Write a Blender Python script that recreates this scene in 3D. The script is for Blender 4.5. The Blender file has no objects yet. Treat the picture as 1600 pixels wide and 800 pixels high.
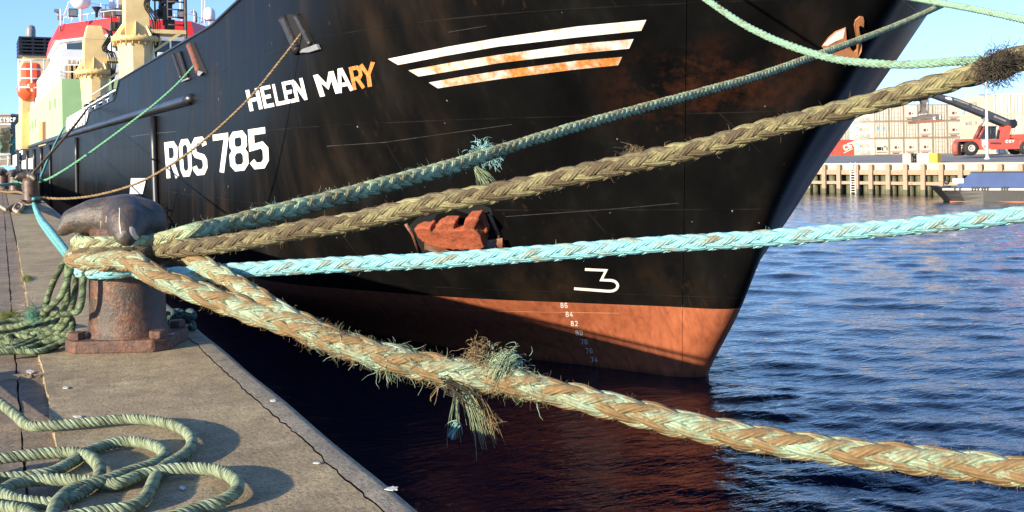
import bpy, bmesh, math, random
import numpy as np
from mathutils import Vector, Matrix
random.seed(7); RNG = np.random.default_rng(7)
SC = bpy.context.scene; COL = SC.collection
R = math.radians

# ------------------------------------------------------------------ camera
# world: +Y runs along the quay edge, +X out over the water, z = 0 is the quay top
F = 1600.0; CX = 800.0; CY = 243.8; RHO = 0.0165; TH = math.atan(.5)
CAM = np.array([0, 0, .96])
VW = np.array([math.sin(TH), math.cos(TH), 0]); RT = np.array([math.cos(TH), -math.sin(TH), 0]); UP = np.array([0, 0, 1.])
cd = bpy.data.cameras.new('camera'); cam = bpy.data.objects.new('camera', cd); COL.objects.link(cam)
cd.sensor_width = 36; cd.lens = 36; cd.shift_y = -(400 - CY) / 1600; cd.clip_start = .05; cd.clip_end = 6000
xr = Vector(RT) * math.cos(RHO) - Vector(UP) * math.sin(RHO)
yu = Vector(RT) * math.sin(RHO) + Vector(UP) * math.cos(RHO)
mw = Matrix((xr, yu, -Vector(VW))).transposed().to_4x4(); mw.translation = Vector(CAM)
cam.matrix_world = mw
SC.camera = cam

# ------------------------------------------------------------------ sky, sun, exposure
SUN_EL = 15.4; SUN_DIR = Vector((1, .3, 0)).normalized()      # horizontal travel of the light
w = bpy.data.worlds.new('World'); SC.world = w; w.use_nodes = True
wt = w.node_tree; bg = wt.nodes['Background']
sky = wt.nodes.new('ShaderNodeTexSky'); sky.sky_type = 'NISHITA'; sky.sun_disc = False
sky.sun_elevation = R(SUN_EL)
sky.sun_rotation = math.atan2(-SUN_DIR.x, -SUN_DIR.y)
sky.air_density = 1.0; sky.dust_density = .1; sky.ozone_density = 4
tcn = wt.nodes.new('ShaderNodeTexCoord'); sx_ = wt.nodes.new('ShaderNodeSeparateXYZ'); cb_ = wt.nodes.new('ShaderNodeCombineXYZ')
ab = wt.nodes.new('ShaderNodeMath'); ab.operation = 'ABSOLUTE'; ma = wt.nodes.new('ShaderNodeMath'); ma.operation = 'MULTIPLY_ADD'; ma.inputs[1].default_value = .88; ma.inputs[2].default_value = .085
wt.links.new(tcn.outputs['Generated'], sx_.inputs[0]); wt.links.new(sx_.outputs[0], cb_.inputs[0]); wt.links.new(sx_.outputs[1], cb_.inputs[1])
wt.links.new(sx_.outputs[2], ab.inputs[0]); wt.links.new(ab.outputs[0], ma.inputs[0]); wt.links.new(ma.outputs[0], cb_.inputs[2]); wt.links.new(cb_.outputs[0], sky.inputs[0])
tint = wt.nodes.new('ShaderNodeMix'); tint.data_type = 'RGBA'; tint.blend_type = 'MULTIPLY'; tint.inputs[0].default_value = 1; tint.inputs[7].default_value = (.96, .94, 1.05, 1)
wt.links.new(sky.outputs[0], tint.inputs[6]); wt.links.new(tint.outputs[2], bg.inputs[0]); bg.inputs[1].default_value = .15
sl = bpy.data.lights.new('sun', 'SUN'); so = bpy.data.objects.new('sun', sl); COL.objects.link(so)
sl.energy = 5; sl.angle = R(.5); sl.color = (1, .87, .66)
ld = Vector((SUN_DIR.x * math.cos(R(SUN_EL)), SUN_DIR.y * math.cos(R(SUN_EL)), -math.sin(R(SUN_EL))))
so.rotation_euler = ld.to_track_quat('-Z', 'Y').to_euler()
SC.view_settings.view_transform = 'Standard'; SC.view_settings.look = 'None'
SC.view_settings.exposure = 1.06; SC.view_settings.gamma = 1; SC.view_settings.use_curve_mapping = False

# ------------------------------------------------------------------ projection helpers (pixel of the 1600x800 photo -> world)
def ray(px, py):
    a = np.asarray(px, float) - CX; b = CY - np.asarray(py, float)
    A = a * math.cos(RHO) + b * math.sin(RHO); B = -a * math.sin(RHO) + b * math.cos(RHO)
    return VW + np.multiply.outer(A / F, RT) + np.multiply.outer(B / F, UP)
def P(px, py, D): return CAM + ray(px, py) * D
def Pz(px, py, z):
    r = ray(px, py); return CAM + r * ((z - CAM[2]) / r[2])
YAW = R(1.05)
AX = np.array([-math.sin(YAW), math.cos(YAW), 0]); AT = np.array([math.cos(YAW), math.sin(YAW), 0])   # ship: aft, across
def S(p, q, z): return AX * p + AT * q + UP * z
def Pq(px, py, q):
    r = ray(px, py); return CAM + r * ((q - CAM @ AT) / (r @ AT))
def Pp(px, py, p):
    r = ray(px, py); return CAM + r * ((p - CAM @ AX) / (r @ AX))
def nrm(v):
    v = np.asarray(v, float); return v / np.linalg.norm(v)

# ------------------------------------------------------------------ node helpers
class T:
    def __init__(s, name):
        s.m = bpy.data.materials.new(name); s.m.use_nodes = True; s.t = s.m.node_tree
        s.b = s.t.nodes['Principled BSDF']; s.tc = None
    def n(s, typ, ins=None, out=0, **props):
        nd = s.t.nodes.new('ShaderNode' + typ)
        for k, v in props.items(): setattr(nd, k, v)
        for k, v in (ins or {}).items(): s.set(nd.inputs[k], v)
        return nd.outputs[out]
    def set(s, sock, v):
        if isinstance(v, bpy.types.NodeSocket): s.t.links.new(v, sock)
        elif isinstance(v, (tuple, list)) and len(v) == 3 and sock.type == 'RGBA': sock.default_value = (*v, 1)
        else: sock.default_value = v
    def co(s, kind='Object'):
        if not s.tc: s.tc = s.t.nodes.new('ShaderNodeTexCoord')
        return s.tc.outputs[kind]
    def map(s, v, sc=(1, 1, 1), rot=(0, 0, 0), loc=(0, 0, 0)): return s.n('Mapping', {'Vector': v, 'Scale': sc, 'Rotation': rot, 'Location': loc})
    def noise(s, v, sc, det=5, ro=.55, dist=0): return s.n('TexNoise', {'Vector': v, 'Scale': sc, 'Detail': det, 'Roughness': ro, 'Distortion': dist})
    def ramp(s, f, stops):
        nd = s.t.nodes.new('ShaderNodeValToRGB'); e = nd.color_ramp.elements
        while len(e) < len(stops): e.new(.5)
        for i, (p, c) in enumerate(stops):
            e[i].position = p; e[i].color = (*c, 1) if isinstance(c, (tuple, list)) else (c, c, c, 1)
        s.set(nd.inputs[0], f); return nd.outputs[0]
    def mix(s, f, a, b, mode='MIX'):
        nd = s.t.nodes.new('ShaderNodeMix'); nd.data_type = 'RGBA'; nd.blend_type = mode
        s.set(nd.inputs[0], f); s.set(nd.inputs[6], a); s.set(nd.inputs[7], b); return nd.outputs[2]
    def math(s, op, a, b=0.): 
        nd = s.t.nodes.new('ShaderNodeMath'); nd.operation = op; s.set(nd.inputs[0], a); s.set(nd.inputs[1], b); return nd.outputs[0]
    def sep(s, v, i): return s.n('SeparateXYZ', {0: v}, i)
    def bump(s, h, st=.3, d=.01, prev=None):
        ins = {'Height': h, 'Strength': st, 'Distance': d}
        if prev: ins['Normal'] = prev
        o = s.n('Bump', ins); s.set(s.b.inputs['Normal'], o); return o
    def out(s, col=None, rough=None, metal=None, **kw):
        for k, v in (('Base Color', col), ('Roughness', rough), ('Metallic', metal)):
            if v is not None: s.set(s.b.inputs[k], v)
        for k, v in kw.items(): s.set(s.b.inputs[k.replace('_', ' ')], v)
        return s.m

def simple(name, c, rough=.55, var=.25, sc=2., dirt=None, dirt_at=.62, bump=.1, metal=0, stretch=(1, 1, 1)):
    t = T(name); v = t.map(t.co(), stretch); n = t.noise(v, sc, 6)
    lo = tuple(x * (1 - var) for x in c); hi = tuple(min(1, x * (1 + var * .6)) for x in c)
    col = t.ramp(n, [(.3, lo), (.7, hi)])
    if dirt:
        n2 = t.noise(t.map(t.co(), stretch, loc=(3, 7, 1)), sc * 1.7, 8, .65)
        f = t.ramp(n2, [(dirt_at - .05, 0), (dirt_at + .08, 1)])
        col = t.mix(f, col, dirt)
    if bump: t.bump(t.noise(t.co(), sc * 12, 4), bump, .01)
    return t.out(col, rough, metal)

# ------------------------------------------------------------------ object helpers
def tag(o, label=None, cat=None, group=None, kind=None):
    for k, v in (('label', label), ('category', cat), ('group', group), ('kind', kind)):
        if v: o[k] = v
    return o
def thing(name, label, cat, loc=(0, 0, 0), group=None):
    o = bpy.data.objects.new(name, None); COL.objects.link(o); o.location = Vector(loc); o.empty_display_size = .2
    o['wloc'] = [float(x) for x in loc]
    return tag(o, label, cat, group)
def wloc(o): return np.array(o['wloc'][:]) if o is not None else np.zeros(3)
class MB:
    def __init__(s): s.v = []; s.f = []; s.mi = []; s.sm = []; s.n = 0
    def add(s, v, f, mi=0, smooth=False):
        v = np.asarray(v, float).reshape(-1, 3); s.v.append(v)
        s.f += [[i + s.n for i in q] for q in f]; s.mi += [mi] * len(f); s.sm += [smooth] * len(f); s.n += len(v); return s
    def hexa(s, c8, mi=0):   # 4 bottom (ccw), 4 top
        return s.add(c8, [(3, 2, 1, 0), (4, 5, 6, 7), (0, 1, 5, 4), (1, 2, 6, 5), (2, 3, 7, 6), (3, 0, 4, 7)], mi)
    def box(s, c, ax, ay, az, mi=0):   # centre and three half-axis vectors
        c, ax, ay, az = map(lambda q: np.asarray(q, float), (c, ax, ay, az))
        return s.hexa([c - ax - ay - az, c + ax - ay - az, c + ax + ay - az, c - ax + ay - az, c - ax - ay + az, c + ax - ay + az, c + ax + ay + az, c - ax + ay + az], mi)
    def abox(s, x0, x1, y0, y1, z0, z1, mi=0): return s.hexa([(x0, y0, z0), (x1, y0, z0), (x1, y1, z0), (x0, y1, z0), (x0, y0, z1), (x1, y0, z1), (x1, y1, z1), (x0, y1, z1)], mi)
    def sbox(s, p0, p1, q0, q1, z0, z1, mi=0): return s.hexa([S(p0, q0, z0), S(p0, q1, z0), S(p1, q1, z0), S(p1, q0, z0), S(p0, q0, z1), S(p0, q1, z1), S(p1, q1, z1), S(p1, q0, z1)], mi)
    def prism(s, pts, off, mi=0):
        pts = np.asarray(pts, float); n = len(pts); v = np.vstack([pts, pts + np.asarray(off)])
        f = [list(range(n))[::-1], list(range(n, 2 * n))] + [(i, (i + 1) % n, n + (i + 1) % n, n + i) for i in range(n)]
        return s.add(v, f, mi)
    def tube(s, pts, r, seg=8, mi=0, smooth=True, cap=True):
        pts = np.asarray(pts, float); n = len(pts); r = np.broadcast_to(r, (n,))
        Tn, N, B = frames(pts); a = np.linspace(0, 2 * np.pi, seg, endpoint=False)
        v = pts[:, None] + r[:, None, None] * (np.cos(a)[None, :, None] * N[:, None] + np.sin(a)[None, :, None] * B[:, None])
        f = [(i * seg + j, i * seg + (j + 1) % seg, (i + 1) * seg + (j + 1) % seg, (i + 1) * seg + j) for i in range(n - 1) for j in range(seg)]
        if cap: f += [list(range(seg))[::-1], list(range((n - 1) * seg, n * seg))]
        return s.add(v.reshape(-1, 3), f, mi, smooth)
    def lathe(s, c, prof, seg=24, axis=UP, mi=0, smooth=True):   # profile (r, h) along axis
        axis = nrm(axis); u = nrm(np.cross(axis, [0, 1, 0.01]) if abs(axis[1]) < .9 else np.cross(axis, [1, 0, 0])); w_ = np.cross(axis, u)
        a = np.linspace(0, 2 * np.pi, seg, endpoint=False); v = []
        for r, h in prof: v += [np.asarray(c) + axis * h + r * (math.cos(x) * u + math.sin(x) * w_) for x in a]
        n = len(prof)
        f = [(i * seg + j, i * seg + (j + 1) % seg, (i + 1) * seg + (j + 1) % seg, (i + 1) * seg + j) for i in range(n - 1) for j in range(seg)]
        f += [list(range(seg))[::-1], list(range((n - 1) * seg, n * seg))]
        return s.add(v, f, mi, smooth)
    def build(s, name, mats, parent=None, bevel=0, **tg):
        me = bpy.data.meshes.new(name); V = np.vstack(s.v) - wloc(parent)
        me.from_pydata(V.tolist(), [], s.f)
        for m in (mats if isinstance(mats, (list, tuple)) else [mats]): me.materials.append(m)
        me.polygons.foreach_set('material_index', s.mi); me.polygons.foreach_set('use_smooth', s.sm)
        bm = bmesh.new(); bm.from_mesh(me); bmesh.ops.recalc_face_normals(bm, faces=bm.faces); bm.to_mesh(me); bm.free()
        me.update()
        o = bpy.data.objects.new(name, me); COL.objects.link(o)
        if parent is not None: o.parent = parent; o['wloc'] = [float(x) for x in wloc(parent)]
        if bevel:
            b = o.modifiers.new('bevel', 'BEVEL'); b.width = bevel; b.segments = 2; b.limit_method = 'ANGLE'; b.angle_limit = R(40)
        return tag(o, **tg) if tg else o
def frames(pts):
    d = np.gradient(pts, axis=0); Tn = d / np.maximum(np.linalg.norm(d, axis=1, keepdims=True), 1e-9)
    N = np.zeros_like(Tn); ref = np.array([0, 0, 1.]) if abs(Tn[0][2]) < .9 else np.array([1., 0, 0])
    n = ref - Tn[0] * (ref @ Tn[0]); N[0] = nrm(n)
    for i in range(1, len(pts)):
        n = N[i - 1] - Tn[i] * (N[i - 1] @ Tn[i]); N[i] = nrm(n)
    return Tn, N, np.cross(Tn, N)
def copy_tree(o, parent=None):
    c = o.copy(); COL.objects.link(c); c.parent = parent
    for ch in list(o.children): copy_tree(ch, c)
    return c
def smooth_path(ctrl, step):
    """Catmull-Rom through control rows (x,y,z,extra...), resampled at even arc length."""
    c = np.asarray(ctrl, float); e = np.vstack([2 * c[0] - c[1], c, 2 * c[-1] - c[-2]]); out = []
    for i in range(1, len(e) - 2):
        p0, p1, p2, p3 = e[i - 1:i + 3]
        k = 24; t = np.linspace(0, 1, k, endpoint=False)[:, None]
        out.append(.5 * (2 * p1 + (p2 - p0) * t + (2 * p0 - 5 * p1 + 4 * p2 - p3) * t * t + (3 * p1 - p0 - 3 * p2 + p3) * t ** 3))
    out = np.vstack(out + [c[-1:]])
    L = np.concatenate([[0], np.cumsum(np.linalg.norm(np.diff(out[:, :3], axis=0), axis=1))])
    n = max(4, int(L[-1] / step)); s = np.linspace(0, L[-1], n)
    return np.stack([np.interp(s, L, out[:, k]) for k in range(out.shape[1])], 1), s

# ------------------------------------------------------------------ materials
def concrete(name, base, dark, specks=True, scale=1.):
    t = T(name); o = t.co(); n1 = t.noise(o, 1.1 * scale, 8, .62); n2 = t.noise(o, 9 * scale, 8, .7); n3 = t.noise(o, 70 * scale, 4, .7)
    col = t.ramp(n1, [(.28, dark), (.5, tuple((a + b) / 2 for a, b in zip(base, dark))), (.72, base)])
    n0 = t.noise(t.map(o, loc=(4, 2, 0)), .45 * scale, 5, .6)
    col = t.mix(t.ramp(n0, [(.35, .6), (.55, 0)]), col, tuple(x * .62 for x in base))
    col = t.mix(t.ramp(t.noise(t.map(o, loc=(9, 1, 0)), 2.2 * scale, 8, .7), [(.56, 0), (.7, .5)]), col, tuple(min(.7, x * 1.25) for x in base))
    col = t.mix(t.ramp(n2, [(.35, .55), (.62, 0)]), col, tuple(x * .45 for x in dark), 'MIX')
    col = t.mix(t.ramp(n3, [(.4, .5), (.5, 0)]), col, tuple(x * .3 for x in dark))
    if specks:
        v = t.n('TexVoronoi', {'Vector': t.map(t.noise_warp(o), (1, 1, 1)), 'Scale': 5.5, 'Randomness': 1}, 0)
        msk = t.math('MULTIPLY', t.ramp(v, [(.035, 1), (.07, 0)]), t.ramp(t.noise(o, 1.7, 2), [(.52, 0), (.56, 1)]))
        col = t.mix(msk, col, (.6, .58, .55))
        v2 = t.n('TexVoronoi', {'Vector': o, 'Scale': 38, 'Randomness': 1}, 0)
        col = t.mix(t.math('MULTIPLY', t.ramp(v2, [(.06, .7), (.13, 0)]), t.ramp(t.noise(o, 5, 2), [(.5, 0), (.56, 1)])), col, (.5, .47, .42))
    h = t.math('ADD', n2, t.math('MULTIPLY', n3, .6))
    t.bump(h, .75, .008)
    return t.out(col, .85)
def _warp(t, o):
    n = t.n('TexNoise', {'Vector': o, 'Scale': 9., 'Detail': 4}, 1)
    return t.n('VectorMath', {0: o, 1: t.n('VectorMath', {0: n, 'Scale': .12}, operation='SCALE')}, operation='ADD')
T.noise_warp = _warp

M = {}
M['concrete'] = concrete('weathered_concrete', (.62, .465, .255), (.23, .168, .092))
M['coping'] = concrete('coping_concrete', (.52, .425, .28), (.25, .2, .14))
M['paver'] = concrete('paver_concrete', (.42, .31, .2), (.16, .115, .075))
M['rough_edge'] = concrete('broken_concrete', (.48, .38, .26), (.22, .16, .1), False, 3)
M['joint'] = simple('joint_dirt', (.055, .043, .03), .95, .4, 12)
M['wall'] = concrete('quay_wall_concrete', (.12, .10, .08), (.03, .028, .022), False)

def hull_paint():
    t = T('black_hull_paint'); o = t.co()
    st = t.noise(t.map(o, (.55, .55, .07)), 1.6, 7, .58); big = t.noise(o, .35, 4)
    col = t.ramp(st, [(.3, (.0035, .0035, .0038)), (.55, (.007, .0068, .0065)), (.8, (.02, .019, .017))])
    grime = t.math('MULTIPLY', t.ramp(big, [(.5, 0), (.62, 1)]), t.ramp(st, [(.45, 0), (.62, .6)]))
    col = t.mix(grime, col, (.022, .013, .008))
    # rust patches where the paint has gone, below the emblem and round the seam
    c = np.array(RUST_C)
    d = t.n('VectorMath', {0: t.map(o, (.34, .34, .75), loc=tuple(-c * np.array((.34, .34, .75))))}, 1, operation='LENGTH')
    rm = t.math('MULTIPLY', t.ramp(d, [(.25, 1), (.8, 0)]), t.ramp(t.noise(t.map(o, (1, 1, 1.4)), .9, 9, .68), [(.47, 0), (.56, 1)]))
    rust = t.ramp(t.noise(o, 7, 6), [(.3, (.035, .012, .007)), (.7, (.12, .036, .014))])
    col = t.mix(t.math('MULTIPLY', rm, .36), col, rust)
    run = t.math('MULTIPLY', t.ramp(t.noise(t.map(o, (5, 5, .16)), 1.5, 6, .6), [(.6, 0), (.72, .55)]), t.ramp(t.noise(o, .45, 3), [(.45, 0), (.6, 1)]))
    col = t.mix(run, col, (.035, .02, .011))
    bk = t.n('TexBrick', {'Vector': t.n('CombineXYZ', {0: t.sep(o, 1), 1: t.sep(o, 2)}), 'Scale': 1., 'Mortar Size': .014, 'Mortar Smooth': .3, 'Brick Width': 5.3, 'Row Height': 1.85}, 1)
    col = t.mix(t.math('MULTIPLY', bk, t.ramp(t.noise(o, 1.1, 4), [(.45, 0), (.7, .3)])), col, (.05, .042, .036))
    # chalky vertical run marks and bird lime
    wh = t.math('MULTIPLY', t.ramp(t.noise(t.map(o, (6, 6, .35)), 3, 6, .75), [(.68, 0), (.74, 1)]), t.ramp(t.noise(o, .6, 3), [(.5, 0), (.65, .5)]))
    col = t.mix(wh, col, (.16, .15, .13))
    v = t.n('TexVoronoi', {'Vector': t.noise_warp(t.map(o, (1, 1, .6))), 'Scale': 3.0}, 0)
    sp = t.math('MULTIPLY', t.ramp(v, [(.035, 1), (.06, 0)]), t.ramp(t.noise(o, .5, 3), [(.52, 0), (.58, .8)]))
    col = t.mix(sp, col, (.3, .3, .3))
    # weld seams: welded plate strakes every 2.2 m as faint lines, and plate dents
    dent = t.noise(t.map(o, (.4, .4, .25)), 1.1, 2)
    fr_ = t.math('MULTIPLY', t.math('SINE', t.math('MULTIPLY', t.sep(o, 1), 8.4)), t.noise(t.map(o, (.5, .5, .5)), .8, 3))
    b = t.bump(t.math('ADD', dent, t.math('MULTIPLY', fr_, .16)), .3, .03); b = t.bump(bk, .5, .008, b); t.bump(t.noise(o, 30, 4), .12, .006, b)
    ro = t.ramp(st, [(.3, .33), (.7, .42)])
    return t.out(col, ro, 0, Specular_IOR_Level=.035)
def boot_paint():
    t = T('red_boot_topping_paint'); o = t.co()
    st = t.noise(t.map(o, (4.5, 4.5, .22)), 1.5, 8, .65); big = t.noise(o, .5, 5)
    col = t.ramp(st, [(.3, (.17, .05, .028)), (.5, (.33, .095, .042)), (.7, (.42, .14, .065))])
    col = t.mix(t.ramp(t.noise(t.map(o, (7, 7, .3)), 1.2, 8, .7), [(.56, 0), (.7, .55)]), col, (.13, .055, .025))
    col = t.mix(t.ramp(big, [(.5, 0), (.72, .5)]), col, (.3, .085, .035))
    z = t.sep(o, 2)
    col = t.mix(t.ramp(t.math('ADD', z, t.math('MULTIPLY', st, .25)), [(.0, 1), (.28, 0)]), col, (.03, .028, .012))   # weed line just above the water
    sc = t.ramp(t.noise(t.map(o, (2, 2, .8)), 6, 8, .75, .6), [(.66, 0), (.72, .5)])
    col = t.mix(sc, col, (.4, .27, .17))
    b = t.bump(t.noise(t.map(o, (.8, .8, .4)), 1.2, 2), .25, .03); t.bump(st, .15, .01, b)
    return t.out(col, .5)
def rusty(name, paint, rust1=(.13, .045, .02), rust2=(.28, .1, .045), amt=.5, rough=.6, sc=6, bump=.5, metal=0.):
    t = T(name); o = t.co(); n = t.noise(o, sc, 9, .68); n2 = t.noise(o, sc * 6, 6, .7)
    r = t.ramp(n2, [(.35, rust1), (.65, rust2)])
    f = t.ramp(n, [(1 - amt - .06, 0), (1 - amt + .08, 1)])
    t.bump(t.math('ADD', n2, n), bump, .01)
    return t.out(t.mix(f, paint, r), rough, metal)
M['rust'] = rusty('rusted_iron', (.075, .042, .03), (.06, .026, .016), (.19, .085, .05), .55, .6, 6, .9)
M['anchor_rust'] = rusty('bright_anchor_rust', (.32, .068, .024), (.11, .025, .013), (.42, .105, .038), .55, .85, 5, .9)
M['bollard_post'] = rusty('rusty_bollard_post', (.06, .044, .033), (.06, .026, .014), (.2, .088, .045), .5, .36, 6, .9)
M['bollard_head'] = rusty('worn_bollard_head', (.05, .043, .036), (.06, .038, .025), (.17, .115, .075), .47, .36, 11, .5)
M['chip'] = simple('bare_scuffed_patch', (.62, .5, .33), .7, .3, 20)
M['scratch'] = simple('pale_scratch', (.5, .46, .4), .6, .2, 20)
M['white'] = simple('white_ship_paint', (.8, .78, .74), .45, .08, 1.2)
M['cream'] = simple('yellow_crane_paint', (.74, .53, .23), .5, .15, 1.5, (.42, .2, .07), .72)
M['green'] = simple('pale_green_paint', (.36, .55, .24), .5, .1, .6, (.3, .42, .2), .66)
M['red'] = simple('bright_red_paint', (.68, .028, .02), .4, .08, 1)
M['black'] = simple('black_steel_paint', (.012, .012, .013), .4, .4, 2)
M['rail_blue'] = simple('worn_blue_black_paint', (.018, .02, .025), .35, .6, 1.2, (.09, .05, .03), .7, stretch=(1, .25, 1))
M['dark'] = simple('opening_shade_black', (.004, .004, .004), .9, .3, 3)  # near-black colour stands in for shade in holes and behind the piles
M['glass'] = T('dark_window_glass').out((.012, .018, .022), .06)
M['orange'] = simple('orange_lifeboat', (.75, .1, .03), .4, .1, 1)
M['wood'] = simple('pallet_wood', (.5, .36, .2), .8, .35, 3)
M['steel'] = simple('grey_steel', (.22, .22, .22), .45, .3, 3, (.2, .1, .05), .66)
M['rubber'] = simple('black_rubber', (.02, .02, .02), .8, .3, 6)
def letter_paint(name, rust):
    t = T(name); o = t.co(); n = t.noise(o, 1.7, 9, .7); n2 = t.noise(o, 14, 6, .7)
    base = (.8, .77, .7) if rust < .9 else (.6, .2, .06)
    rr = t.ramp(n2, [(.3, (.38, .1, .025)), (.6, (.66, .26, .06)), (.8, (.75, .5, .22))])
    f = t.ramp(n, [(1 - rust - .09, 0), (1 - rust + .11, 1)])
    col = t.mix(f, base, rr)
    col = t.mix(t.ramp(t.noise(o, 22, 5, .7), [(.66, 0), (.69, 1)]), col, (.02, .018, .016))
    return t.out(col, .55)
M['letter'] = letter_paint('white_lettering_paint', .3)
M['letter_rust'] = letter_paint('rust_stained_lettering', .5)
M['letter_orange'] = letter_paint('rusted_orange_lettering', .95)
M['stripe'] = letter_paint('white_stripe_rusting', .42); M['stripe_b'] = letter_paint('white_stripe_more_rusted', .5); M['stripe_c'] = letter_paint('white_stripe_most_rusted', .57)

def rope_mat(name, clean, shade, dirt, amt, yarn=7., stripes=.6, dirt_sc=5., crown=.5, grad=0.):
    t = T(name); o = t.co(); uv = t.co('UV')
    at = t.n('Attribute', None, 0, attribute_name='crown'); cr = t.sep(at, 0); sid = t.sep(at, 1)
    u = t.sep(uv, 0); v = t.sep(uv, 1)
    ph = t.math('ADD', t.math('MULTIPLY', u, stripes), t.math('MULTIPLY', v, yarn))
    s = t.math('SINE', t.math('MULTIPLY', ph, 2 * math.pi))
    s2 = t.math('ADD', t.math('MULTIPLY', s, .5), .5)
    fine = t.noise(t.n('CombineXYZ', {0: t.math('MULTIPLY', u, .8), 1: t.math('MULTIPLY', ph, 9.), 2: sid}), 1.6, 4, .6)
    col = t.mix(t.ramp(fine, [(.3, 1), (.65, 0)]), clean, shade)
    n = t.math('ADD', t.math('MULTIPLY', t.noise(o, dirt_sc, 8, .7), .6), t.math('MULTIPLY', t.noise(t.map(o, (1, 1, 1), loc=(2, 5, 3)), dirt_sc * 9, 5, .7), .4))
    f = t.math('ADD', n, t.math('MULTIPLY', t.math('SUBTRACT', cr, .5), crown))
    f = t.math('ADD', f, t.math('MULTIPLY', t.math('SUBTRACT', sid, .5), .18))
    if grad: f = t.math('ADD', f, t.math('MULTIPLY', t.n('VectorMath', {0: o}, 1, operation='LENGTH'), grad))
    col = t.mix(t.ramp(f, [(1 - amt - .1, 0), (1 - amt + .12, 1)]), col, t.mix(t.noise(o, 30, 4), dirt, tuple(x * .35 for x in dirt)))
    col = t.mix(t.ramp(s2, [(.0, .4), (.3, 0)]), col, tuple(x * .35 for x in dirt))  # dirt lines in the yarn grooves, darkened further as painted shading
    h = t.math('ADD', t.math('MULTIPLY', s2, .7), t.math('MULTIPLY', fine, .8))
    t.bump(h, .8, .006)
    return t.out(col, .75)
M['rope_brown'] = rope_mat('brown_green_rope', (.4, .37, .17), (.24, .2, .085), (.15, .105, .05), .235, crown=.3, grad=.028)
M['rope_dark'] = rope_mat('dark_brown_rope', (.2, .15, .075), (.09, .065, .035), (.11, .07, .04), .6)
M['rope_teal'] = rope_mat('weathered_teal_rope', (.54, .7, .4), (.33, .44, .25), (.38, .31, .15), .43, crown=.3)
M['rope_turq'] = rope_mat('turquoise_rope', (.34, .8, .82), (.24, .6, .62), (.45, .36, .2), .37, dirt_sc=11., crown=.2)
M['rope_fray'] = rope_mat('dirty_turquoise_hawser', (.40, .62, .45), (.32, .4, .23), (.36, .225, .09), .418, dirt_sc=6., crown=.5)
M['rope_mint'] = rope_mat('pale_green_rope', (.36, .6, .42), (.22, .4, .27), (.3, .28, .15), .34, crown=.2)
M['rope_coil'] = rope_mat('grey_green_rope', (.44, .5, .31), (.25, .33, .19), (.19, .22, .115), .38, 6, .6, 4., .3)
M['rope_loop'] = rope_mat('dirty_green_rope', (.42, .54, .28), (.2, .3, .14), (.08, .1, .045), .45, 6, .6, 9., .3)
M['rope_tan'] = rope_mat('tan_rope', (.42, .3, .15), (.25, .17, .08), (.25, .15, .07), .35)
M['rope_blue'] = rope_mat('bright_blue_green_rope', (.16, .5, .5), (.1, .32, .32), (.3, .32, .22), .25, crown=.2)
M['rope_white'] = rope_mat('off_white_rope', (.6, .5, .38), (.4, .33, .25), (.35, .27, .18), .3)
def fib(name, c):
    t = T(name); n = t.noise(t.co(), 14, 4); return t.out(t.ramp(n, [(.3, tuple(x * .45 for x in c)), (.7, c)]), .8)
M['fib_brown'] = fib('brown_fibres', (.3, .2, .09)); M['fib_dark'] = fib('dark_fibres', (.07, .055, .035))
M['fib_turq'] = fib('turquoise_fibres', (.32, .6, .55)); M['fib_green'] = fib('pale_green_fibres', (.36, .45, .26))
M['fib_teal'] = fib('teal_fibres', (.2, .36, .3))

# ------------------------------------------------------------------ hull form
WATER = -3.86; BOOT = -2.25; QC = 13.75; DMAX = 192.
def pchip(x, y, xi):
    x = np.asarray(x, float); y = np.asarray(y, float); h = np.diff(x); dl = np.diff(y) / h; m = np.zeros_like(y)
    for i in range(1, len(x) - 1):
        if dl[i - 1] * dl[i] > 0:
            w1 = 2 * h[i] + h[i - 1]; w2 = h[i] + 2 * h[i - 1]; m[i] = (w1 + w2) / (w1 / dl[i - 1] + w2 / dl[i])
    m[0] = dl[0]; m[-1] = dl[-1]
    xi = np.clip(xi, x[0], x[-1]); k = np.clip(np.searchsorted(x, xi) - 1, 0, len(x) - 2); t = (xi - x[k]) / h[k]
    return (y[k] * (1 + 2 * t) * (1 - t) ** 2 + m[k] * h[k] * t * (1 - t) ** 2 + y[k + 1] * t * t * (3 - 2 * t) + m[k + 1] * h[k] * t * t * (t - 1))
def pstem(z): return pchip([-7, -4.04, -2.25, 0, 3, 8], [18.9, 17.8, 16.55, 15.35, 12.84, 8.4], np.asarray(z, float))
TAB = {-7.0: [(0, 0), (.3, .25), (2.6, 1.0), (5, 2.0), (9, 3.0), (16, 4.8), (26, 6.8), (36, 7.4), (45, 7.45), (192, 7.45)],
       -4.04: [(0, 0), (.25, .42), (1.0, .8), (2.67, 1.55), (5.08, 2.77), (8.93, 4.0), (16, 6.0), (24, 7.2), (32, 7.45), (45, 7.45), (192, 7.45)],
       -2.25: [(0, 0), (.25, .42), (.9, .88), (2.54, 2.27), (4.27, 3.72), (6.79, 5.2), (10.6, 6.9), (14, 7.3), (20, 7.45), (45, 7.45), (192, 7.45)],
       0.0: [(0, 0), (.3, .6), (1.5, 2.1), (3.2, 3.9), (5.5, 5.6), (9, 7.0), (13, 7.4), (18, 7.45), (45, 7.45), (192, 7.45)],
       3.0: [(0, 0), (.3, .65), (1.5, 2.35), (3.2, 4.3), (5.5, 6.05), (9, 7.2), (12, 7.42), (18, 7.45), (45, 7.45), (192, 7.45)],
       8.0: [(0, 0), (.3, .75), (1.5, 2.6), (3.2, 4.6), (5.5, 6.3), (9, 7.3), (12, 7.43), (18, 7.45), (45, 7.45), (192, 7.45)]}
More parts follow.
